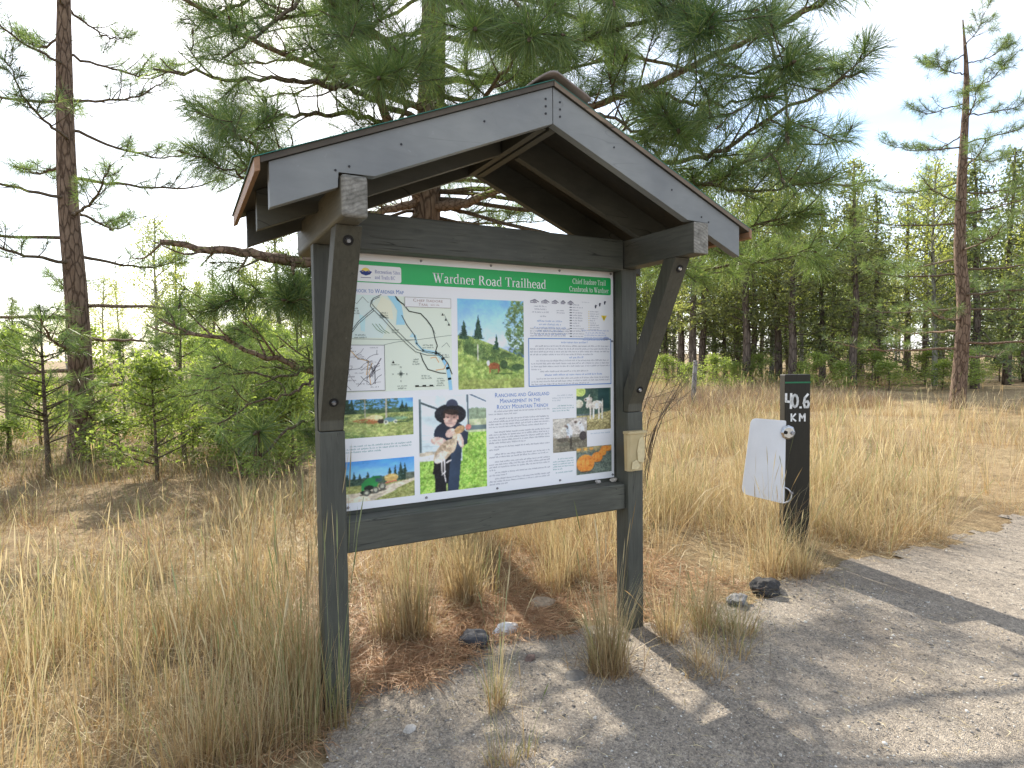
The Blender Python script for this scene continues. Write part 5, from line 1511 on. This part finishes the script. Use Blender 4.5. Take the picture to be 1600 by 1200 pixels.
SPOTS = [('pine', 0, 372, 7.6, 'young bright green pine sapling nearest the kiosk on its left side'), ('bush', 1, 425, 10.5, 'lime green leafy bush behind the pine sapling left of the kiosk'),
         ('pine', 1, 466, 9.0, 'young pine sapling just left of the left kiosk post'), ('bush', 0, 402, 13.5, 'small lime green bush seen between the two pine saplings'),
         ('bush', 1, 330, 12.0, None), ('pine', 1, 285, 8.8, None), ('bush', 0, 240, 7.5, None), ('pine', 0, 190, 11, None), ('bush', 1, 130, 9.5, None), ('pine', 1, 70, 8, None), ('bush', 1, 10, 10, None), ('pine', 0, -60, 9, None),
         ('bush', 1, 500, 15, 'tall lime bush partly hidden behind the left post'), ('bush', 1, 455, 17, 'farthest lime bush just left of the left post'), ('bush', 1, 360, 18, 'far lime bush under the thick bare bough on the left'),
         ('bush', 1, 395, 9.3, 'leafy bush right behind the large pine tuft left of the kiosk'), ('bush', 0, 440, 8.0, 'nearest leafy bush between the large pine tuft and the left post'), ('bush', 0, 350, 9.0, 'leafy bush left of the large pine tuft'),
         ('bush', 0, 480, 11.5, 'leafy bush touching the left post outline above the weeds'), ('bush', 1, 420, 14.5, 'tall bright bush crossed by the two bare lower boughs'), ('bush', 1, 300, 16, None)]
for kd, i, px_, D_, lab in SPOTS:
    x_, y_ = polar(px_, D_)
    o = empty('pine_sapling' if kd == 'pine' else 'leafy_bush', (x_, y_, float(hgt(x_, y_))), lab or ('young bright green pine in the row of saplings left of the kiosk' if kd == 'pine' else 'lime green bush in the thicket left of the kiosk'), 'sapling' if kd == 'pine' else 'bush', 'saplings and bushes left of the kiosk', D_)
    st_, fo_ = SAP[(kd, i)]
    link('stem', st_, MAT_TWIG, o)
    link('foliage', fo_, MAT_NEEDLE if kd == 'pine' else MAT_LEAF, o)
LOW = [(352, 8.2), (378, 9.5), (398, 7.4), (415, 8.6), (432, 10.5), (452, 7.9), (470, 9.4), (488, 11.0), (365, 12.5), (410, 12.0), (445, 13.5), (480, 14.5), (300, 9), (265, 11), (230, 10), (180, 8.5), (120, 12), (60, 10.5), (5, 9)]
LOWLAB = ['low green bush at the left edge of the dry grass', 'small green bush behind the large pine tuft left of the kiosk', 'knee-high green bush in the brown weeds beside the large pine tuft', 'low bright bush in the weeds between the pine tuft and the left post',
          'round green bush farther back behind the brown weeds', 'low green bush nearest the left post among brown weeds', 'small leafy bush in the weeds just left of the left post', 'small green bush peeping out beside the left post far back']
for k, (px_, D_) in enumerate(LOW):
    x_, y_ = polar(px_, D_)
    o = empty('leafy_bush', (x_, y_, float(hgt(x_, y_)) - .08), LOWLAB[k] if k < len(LOWLAB) else 'low green bush in the thicket left of the kiosk', 'bush', 'low bushes left of the kiosk', k * 1.3)
    o.scale = (.9, .9, .42 + .1 * (k % 3))
    st_, fo_ = SAP[('bush', k % 2)]
    link('stem', st_, MAT_TWIG, o); link('foliage', fo_, MAT_LEAF, o)
# low bushes along the edge of the wood
for k in range(16):
    px_ = 1000 + k * 40 + TR.uniform(-14, 14)
    x_, y_ = polar(px_, TR.uniform(21, 27))
    o = empty('leafy_bush', (x_, y_, float(hgt(x_, y_)) - .1), 'low tangled bush at the foot of the wood beyond the meadow', 'bush', 'bushes at the edge of the wood', TR.uniform(0, 6))
    o.scale = (1.3, 1.3, .75)
    st_, fo_ = SAP[('bush', k % 2)]
    link('stem', st_, MAT_TWIG, o); link('foliage', fo_, MAT_LEAF, o)

# leaning grey post and a bare twiggy branch in the meadow
x_, y_ = polar(1083, 17.5)
b_ = np.array([x_, y_, float(hgt(x_, y_))])
bm = bmesh.new()
a_ = Acc(); a_.add(*tube([b_ - [0, 0, .2], b_ + [.03, 0, .6], b_ + np.array([.10, 0, 1.32])], [.075, .07, .062], 9))
o = link('fence_post', a_.mesh('fence_post', False, b_), MAT_DEADWOOD); o.location = b_
tag(o, 'weathered grey round post leaning in the dry meadow before the wood', 'post')
bm.free()
a_ = Acc(); rg = np.random.default_rng(9)
b_ = at(1000, 650, 5.6); b_[2] = float(hgt(b_[0], b_[1]))
for k in range(9):
    e_ = at(1062 + rg.uniform(-30, 30), 580 + rg.uniform(-28, 34), 5.6 + rg.uniform(-.5, .4))
    m_ = b_ * .45 + e_ * .55 + rg.normal(0, .05, 3) + np.array([-.14, .02, .06])
    P_ = smooth_path([b_ + rg.normal(0, .02, 3), m_, e_], 5)
    a_.add(*tube(P_, np.linspace(.006, .002, len(P_)), 5))
    for j in range(3):
        q_ = P_[rg.integers(5, len(P_))]; a_.add(*tube([q_, q_ + rg.normal(0, .06, 3), q_ + rg.normal(0, .12, 3)], [.003, .002, .0015], 4))
o = link('bare_shrub', a_.mesh('bare_shrub', False, b_), MAT_TWIG); o.location = b_
tag(o, 'bare brown twiggy shrub in the grass right of the right post', 'shrub')

# ------------------------------------------------------------------ grass
STRAW0, STRAW1, STRAW2 = np.array([.44, .34, .18]), np.array([.62, .53, .34]), np.array([.34, .235, .115])
GREENG, SAGE = np.array([.20, .24, .075]), np.array([.27, .30, .16])
DEAD = np.array([.165, .125, .098])
grng = np.random.default_rng(77)
def grass_cols(n, green=.15, dead=0.0, rg=grng):
    f = rg.random((n, 1)); g = rg.random((n, 1))
    c = STRAW0 * (1 - f) + STRAW1 * f
    c = np.where(g < .2, STRAW2 * (.8 + .4 * f), c)
    k = rg.random((n, 1))
    c = np.where(k < green, (GREENG * (1 - f) + SAGE * f), c)
    c = np.where(k > 1 - dead, DEAD * (.6 + .9 * f), c)
    return c * rg.uniform(.8, 1.15, (n, 1))
def blades(acc, P, H, Wd, cols, lean=.25, bend=.3, head=False, az=None, rg=grng, root=None):
    n = len(P)
    H = np.asarray(H) * np.ones(n)
    if az is None: az = rg.uniform(0, 2 * math.pi, n)
    dr = np.stack([np.cos(az), np.sin(az), np.zeros(n)], 1)
    ln = np.abs(rg.normal(0, lean, n)); bd = rg.normal(bend * .6, bend * .6, n)
    ph = rg.uniform(0, 2 * math.pi, n)
    sd = np.stack([np.cos(ph), np.sin(ph), np.zeros(n)], 1)
    ts = [0, .35, .7, 1] if not head else [0, .45, .80, .86, .93, 1]
    ws = [1, .9, .6, 0] if not head else [.8, .65, .5, 2.0, 1.7, 0]
    rows, rc = [], []
    for t_, w_ in zip(ts, ws):
        hz = (ln * t_ + bd * t_ ** 2.2)
        vert = np.sqrt(np.clip(1 - (hz * .75) ** 2, .12, 1)) * t_
        c = P + dr * (hz * H)[:, None] + np.array([0, 0, 1.0]) * (vert * H)[:, None]
        cc = cols if root is None else cols * (1 - (1 - t_) ** 2 * .7) + root * (1 - t_) ** 2 * .7
        if w_ > 0:
            rows += [c - sd * (Wd * w_ / 2)[:, None], c + sd * (Wd * w_ / 2)[:, None]]; rc += [cc, cc]
        else: rows.append(c); rc.append(cc)
    k = len(rows)
    V = np.stack(rows, 1).reshape(-1, 3); C = np.stack(rc, 1).reshape(-1, 3)
    o = np.arange(n)[:, None] * k
    T = []
    for i in range(0, k - 3, 2): T += [o + [i, i + 1, i + 3], o + [i, i + 3, i + 2]]
    T.append(o + [k - 3, k - 2, k - 1])
    acc.add(V, np.concatenate(T, 0), C)
ROOT = np.array([.33, .19, .085])
def zed(x, y): return np.stack([x, y, hgt(x, y)], 1)
def tuft(name, label, px, py, n, H, R, green, stalks=6, lean=.18, bend=.25, w=.0028, group='grass tufts standing by the kiosk', az=None, stalkH=1.45):
    b = on_z(px, py, 0.0)
    acc = Acc()
    rr = R * grng.random(n) ** .8; an = grng.uniform(0, 6.28, n)
    sc_ = grng.normal(0, R * .7, (5, 2)); wh = grng.integers(0, 5, n)
    P = zed(b[0] + rr * .7 * np.cos(an) + sc_[wh, 0], b[1] + rr * .6 * np.sin(an) + sc_[wh, 1] * .7)
    hs_ = grng.uniform(.6, 1.1, 5)[wh]
    out_az = an + grng.normal(0, .6, n)
    if az is not None: out_az = az + grng.normal(0, .9, n)
    blades(acc, P, H * hs_ * (.3 + .85 * grng.random(n) ** .8), np.full(n, w) * grng.uniform(.7, 1.3, n), grass_cols(n, green), lean, bend, False, out_az, root=ROOT)
    m_ = n // 2                   # dead thatch bent over at the base
    i = grng.integers(0, n, m_)
    Pt = P[i] + np.concatenate([grng.normal(0, R * .5, (m_, 2)), np.zeros((m_, 1))], 1)
    blades(acc, Pt, H * grng.uniform(.15, .45, m_), np.full(m_, w), grass_cols(m_, .05, .35), .8, .9, False, None, root=ROOT)
    if stalks:
        i = grng.integers(0, n, stalks)
        blades(acc, P[i], H * stalkH * grng.uniform(.7, 1.15, stalks), np.full(stalks, .0028), grass_cols(stalks, max(green, .3)), lean * .8, bend * .4, True, out_az[i])
    o0 = np.array([b[0], b[1], 0])
    o = link(name, acc.mesh(name, False, o0), MAT_GRASS)
    o.location = o0
    return tag(o, label, 'grass tuft', group)
tuft('grass_tuft', 'thick orange-based straw tuft in front of the right post, tallest on the gravel', 950, 1050, 420, .50, .085, .16, 12, .13, .2)
tuft('grass_tuft', 'sparse greenish tuft alone on the gravel in front of the white rock', 785, 1108, 80, .36, .045, .45, 11, .2, .16, stalkH=1.9, w=.0024)
tuft('grass_tuft', 'dense upright straw clump growing behind the sign near the left post', 640, 1000, 460, .58, .10, .10, 10, .10, .15)
tuft('grass_tuft', 'straw clump behind the sign beside the dense upright clump', 735, 945, 420, .58, .12, .08, 8, .12, .2)
tuft('grass_tuft', 'fanned straw tuft at the gravel edge right of the right post', 1068, 985, 330, .36, .10, .22, 6, .28, .3)
tuft('grass_tuft', 'low pale wispy tuft in the gravel below the fanned tuft', 1075, 1050, 110, .20, .08, .1, 3, .45, .4)
tuft('grass_tuft', 'low green and straw tuft between the fanned tuft and the charcoal lump', 1130, 998, 260, .25, .13, .45, 4, .3, .35)
tuft('grass_tuft', 'golden tuft at the foot of the kilometre post', 1232, 893, 420, .36, .12, .15, 8, .16, .25)
tuft('grass_tuft', 'tall blue-green stalks with seed heads in front of the left post', 522, 1150, 80, .46, .08, .65, 16, .07, .08, stalkH=2.1, w=.0034)
tuft('grass_tuft', 'small dry tuft at the very bottom centre of the gravel', 795, 1196, 60, .22, .05, .4, 3, .25, .2)
tuft('grass_tuft', 'leaning straw tuft between the sign and the tan rock', 880, 915, 380, .42, .12, .1, 8, .2, .3)
tuft('grass_tuft', 'bright dry tuft at the bottom left corner before the left post', 400, 1180, 420, .55, .13, .2, 14, .14, .22)
tuft('grass_tuft', 'straw tuft left of the left post behind the bright corner tuft', 462, 1105, 420, .66, .14, .22, 26, .12, .2)

def scatter(n, box_, dens=None):
    x = grng.uniform(box_[0], box_[1], n); y = grng.uniform(box_[2], box_[3], n)
    if dens is not None:
        k = grng.random(n) < dens(x, y); x, y = x[k], y[k]
    return x, y
def clump_field(acc, nclump, per, box_, H, R, green, dens=None, stalk=.08, lean=.2, bend=.35, w=.003, dead=0.0, hvar=.35):
    cx, cy = scatter(nclump, box_, dens)
    m = len(cx)
    n = m * per
    hc = H * grng.uniform(1 - hvar, 1 + hvar, m)
    gc = np.repeat(np.clip(grng.normal(green, .12, m), 0, 1), per)
    rr = R * np.sqrt(grng.random(n)); an = grng.uniform(0, 6.28, n)
    x = np.repeat(cx, per) + rr * np.cos(an); y = np.repeat(cy, per) + rr * np.sin(an)
    P = zed(x, y)
    c = grass_cols(n, 0, dead)
    g = (grng.random(n) < gc)[:, None]
    f = grng.random((n, 1))
    c = np.where(g, GREENG * (1 - f) + SAGE * f, c)
    tint = np.repeat(grng.uniform(.8, 1.15, m), per)[:, None]
    blades(acc, P, np.repeat(hc, per) * grng.uniform(.4, 1.1, n), w * grng.uniform(.7, 1.4, n), c * tint, lean, bend, False, an + grng.normal(0, .7, n), root=ROOT * 1.1)
    ns = int(n * stalk)
    if ns:
        i = grng.integers(0, n, ns)
        blades(acc, P[i], np.repeat(hc, per)[i] * grng.uniform(1.0, 1.5, ns), w * .9 * np.ones(ns), grass_cols(ns, .15), lean * .6, bend * .3, True)
not_gravel = lambda x, y: (y > gravel_edge(x) + .06)
def stuff(name, acc, mat, label=None):
    o = link(name, acc.mesh(name), mat)
    o['kind'] = 'stuff'
    return o
# left foreground
acc = Acc()
lf = lambda x, y: (y > gravel_edge(x) + .02 + np.abs(grng.normal(0, .09, len(x)))) & ((x < -.10) | (y > .16)) & ~((x > -.30) & (y < .02))
clump_field(acc, 92, 36, (-2.6, -.02, -.25, 1.3), .48, .12, .26, lf, .2, .16, .28)
clump_field(acc, 150, 32, (-2.6, -.02, -.25, 1.6), .22, .16, .18, lf, .0, .6, .7, .0024, .12)
clump_field(acc, 62, 34, (-4.5, .0, 1.2, 2.4), .34, .14, .22, None, .12, .25, .35)
clump_field(acc, 170, 30, (-4.5, .0, 1.2, 4.5), .20, .2, .3, None, .0, .6, .7, .0028, .5)
stuff('tall_dry_grass', acc, MAT_GRASS)
# behind and under the sign: a low tangle with a few upright clumps
acc = Acc()
us = lambda x, y: y > .95 + .25 * np.sin(5 * x)
us2 = lambda x, y: grng.random(len(x)) < np.clip((y - .55) * 1.1, .08, 1)
clump_field(acc, 16, 44, (.1, 1.7, .8, 1.7), .38, .12, .08, us, .08, .28, .5)
clump_field(acc, 150, 30, (.0, 1.75, .4, 1.9), .17, .19, .04, us2, .0, .9, 1.0, .0024, .05)
clump_field(acc, 85, 38, (-.2, 2.6, 1.5, 4.8), .34, .16, .1, None, .06, .35, .55)
clump_field(acc, 260, 34, (-.2, 2.6, 1.5, 4.8), .20, .22, .05, None, .0, .8, .9, .0026, .08)
stuff('dry_meadow_grass', acc, MAT_GRASS)
# right of the kiosk
acc = Acc()
def right_d(x, y):
    patch = .62 + .5 * np.sin(2.3 * x + 1.2 * np.sin(1.7 * y)) * np.sin(2.9 * y + .7 * x)
    d = np.exp(-((x - 2.65) / .45) ** 2 - ((y - .5) / .35) ** 2)         # thin trampled strip before the km post
    return (y > gravel_edge(x) + .12) & (grng.random(len(x)) > d * .9) & (grng.random(len(x)) < patch)
clump_field(acc, 270, 46, (1.75, 6.2, .1, 2.4), .52, .13, .16, right_d, .14, .3, .45)
clump_field(acc, 330, 32, (1.7, 6.2, .0, 2.6), .24, .2, .14, right_d, .0, .8, .9, .0025, .12)
clump_field(acc, 330, 36, (1.6, 8.5, 2.2, 5.0), .46, .18, .18, lambda x, y: grng.random(len(x)) < .55 + .5 * np.sin(1.9 * x + y) * np.sin(2.2 * y - .5 * x), .13, .28, .45, .003, .12)
clump_field(acc, 200, 34, (2.2, 11.5, 4.6, 8.0), .32, .2, .2, None, .10, .35, .45, .0036, .2)
clump_field(acc, 440, 28, (1.6, 10.5, 2.2, 8.0), .25, .26, .2, None, .0, .8, .9, .003, .38)
stuff('dry_meadow_grass', acc, MAT_GRASS)
# dead brown weeds, then the far meadow
acc = Acc()
clump_field(acc, 620, 34, (3.2, 17, 7.0, 12.5), .58, .22, .08, None, .02, .4, .45, .0055, .88)
clump_field(acc, 420, 34, (-7, .6, 2.2, 8.5), .30, .22, .34, None, .03, .55, .5, .0038, .8)
stuff('dead_weeds', acc, MAT_GRASS)
acc = Acc()
clump_field(acc, 1300, 16, (0, 30, 11.5, 24), .50, .3, .2, None, .06, .3, .4, .009, .1)
clump_field(acc, 900, 14, (-22, 40, 22, 40), .55, .45, .4, None, .03, .3, .4, .016, .05)
clump_field(acc, 420, 30, (-14, 1, 6, 16), .40, .3, .85, None, .03, .35, .4, .008)
clump_field(acc, 300, 20, (-9, -2.5, -1, 6), .45, .2, .25, None, .05, .25, .35, .005)
clump_field(acc, 300, 20, (6, 16, .4, 8), .5, .2, .15, None, .08, .25, .35, .005)
stuff('far_meadow_grass', acc, MAT_GRASS)
# stray bents in the gravel edge
acc = Acc()
x_, y_ = scatter(260, (-.1, 3.2, -1.2, .5), lambda x, y: np.abs(y - gravel_edge(x)) < .28 + .2 * grng.random(len(x)))
blades(acc, zed(x_, y_), grng.uniform(.05, .22, len(x_)), np.full(len(x_), .0026), grass_cols(len(x_), .25), .6, .7)
stuff('stray_grass_blades', acc, MAT_GRASS)

# ------------------------------------------------------------------ fallen needles, gravel stones
def litter(acc, x, y, L, w, c0, c1, lift=.02):
    n = len(x)
    a = grng.uniform(0, 6.28, n)
    d = np.stack([np.cos(a), np.sin(a), grng.normal(.0, .12, n)], 1)
    s = np.stack([-np.sin(a), np.cos(a), grng.normal(0, .4, n)], 1)
    b = zed(x, y); b[:, 2] += .006 + lift * grng.random(n)
    L = L * grng.uniform(.5, 1.1, n)
    bow = grng.normal(0, .12, n)
    p0, p1, p2 = b, b + d * (L * .5)[:, None] + s * (L * bow)[:, None], b + d * L[:, None]
    p1[:, 2] = np.maximum(p1[:, 2], b[:, 2] - .004); p2[:, 2] = np.maximum(p2[:, 2], hgt(p2[:, 0], p2[:, 1]) + .006)
    V = np.stack([p0, p1 - s * w / 2, p1 + s * w / 2, p2], 1).reshape(-1, 3)
    o = np.arange(n)[:, None] * 4
    f = grng.random((n, 1))
    acc.add(V, np.concatenate([o + [0, 1, 2], o + [1, 3, 2]], 0), np.repeat((c0 * (1 - f) + c1 * f) * grng.uniform(.7, 1.2, (n, 1)), 4, 0))
acc = Acc()
C0, C1 = np.array([.30, .15, .075]), np.array([.54, .33, .18])
def litter_d(x, y):
    e = y - gravel_edge(x)
    return np.clip((e + .02) * 6, 0, 1) * np.clip(1.25 - np.abs(x - .75) * .45, .15, 1)
x_, y_ = scatter(46000, (-.3, 2.6, -.2, 2.1), litter_d)
litter(acc, x_, y_, .15, .0026, C0, C1)
x_, y_ = scatter(12000, (.08, 1.25, .0, .75), lambda x, y: (y > gravel_edge(x) - .04))
litter(acc, x_, y_, .16, .0026, C0 * .95, C1, .035)
stuff('fallen_pine_needles', acc, MAT_LITTER)
acc = Acc()
x_, y_ = scatter(22000, (-3.2, 4.8, -.3, 3.0), lambda x, y: y > gravel_edge(x) - .05)
litter(acc, x_, y_, .13, .0028, STRAW2, STRAW1, .03)
x_, y_ = scatter(1500, (.0, 3.4, -1.5, .4), in_gravel)
litter(acc, x_, y_, .07, .0022, STRAW0, STRAW1 * 1.1, .004)
stuff('straw_litter', acc, MAT_LITTER)

acc = Acc()
octa = np.array([(1, 0, 0), (-1, 0, 0), (0, 1, 0), (0, -1, 0), (0, 0, 1), (0, 0, -1)], float)
of = np.array([(0, 2, 4), (2, 1, 4), (1, 3, 4), (3, 0, 4), (2, 0, 5), (1, 2, 5), (3, 1, 5), (0, 3, 5)])
def stones(n, box_, smin, smax):
    x, y = scatter(n, box_, in_gravel)
    n = len(x)
    s = smin + (smax - smin) * grng.random(n) ** 3
    V = octa[None] * grng.uniform(.55, 1.2, (n, 6, 1)) * s[:, None, None] * np.array([1, .85, .6]) + grng.normal(0, .12, (n, 6, 3)) * s[:, None, None]
    a = grng.uniform(0, 6.28, n); c, sn = np.cos(a), np.sin(a)
    X = V[..., 0] * c[:, None] - V[..., 1] * sn[:, None]; Y = V[..., 0] * sn[:, None] + V[..., 1] * c[:, None]
    V = np.stack([X + x[:, None], Y + y[:, None], V[..., 2] + (hgt(x, y) + .006 + s * .15)[:, None]], -1).reshape(-1, 3)
    T = (of[None] + (np.arange(n) * 6)[:, None, None]).reshape(-1, 3)
    g = grng.random((n, 1))
    col = np.where(g < .75, np.array([.29, .26, .225]), np.array([.55, .52, .46])) * grng.uniform(.45, 1.3, (n, 1))
    acc.add(V, T, np.repeat(col, 6, 0))
stones(26000, (-.3, 3.3, -1.4, .5), .0022, .0075)
stones(900, (-.3, 3.3, -1.4, .5), .006, .015)
stones(5000, (2.5, 7, -4, .2), .004, .012)
stuff('loose_gravel', acc, MAT_PEBBLE)
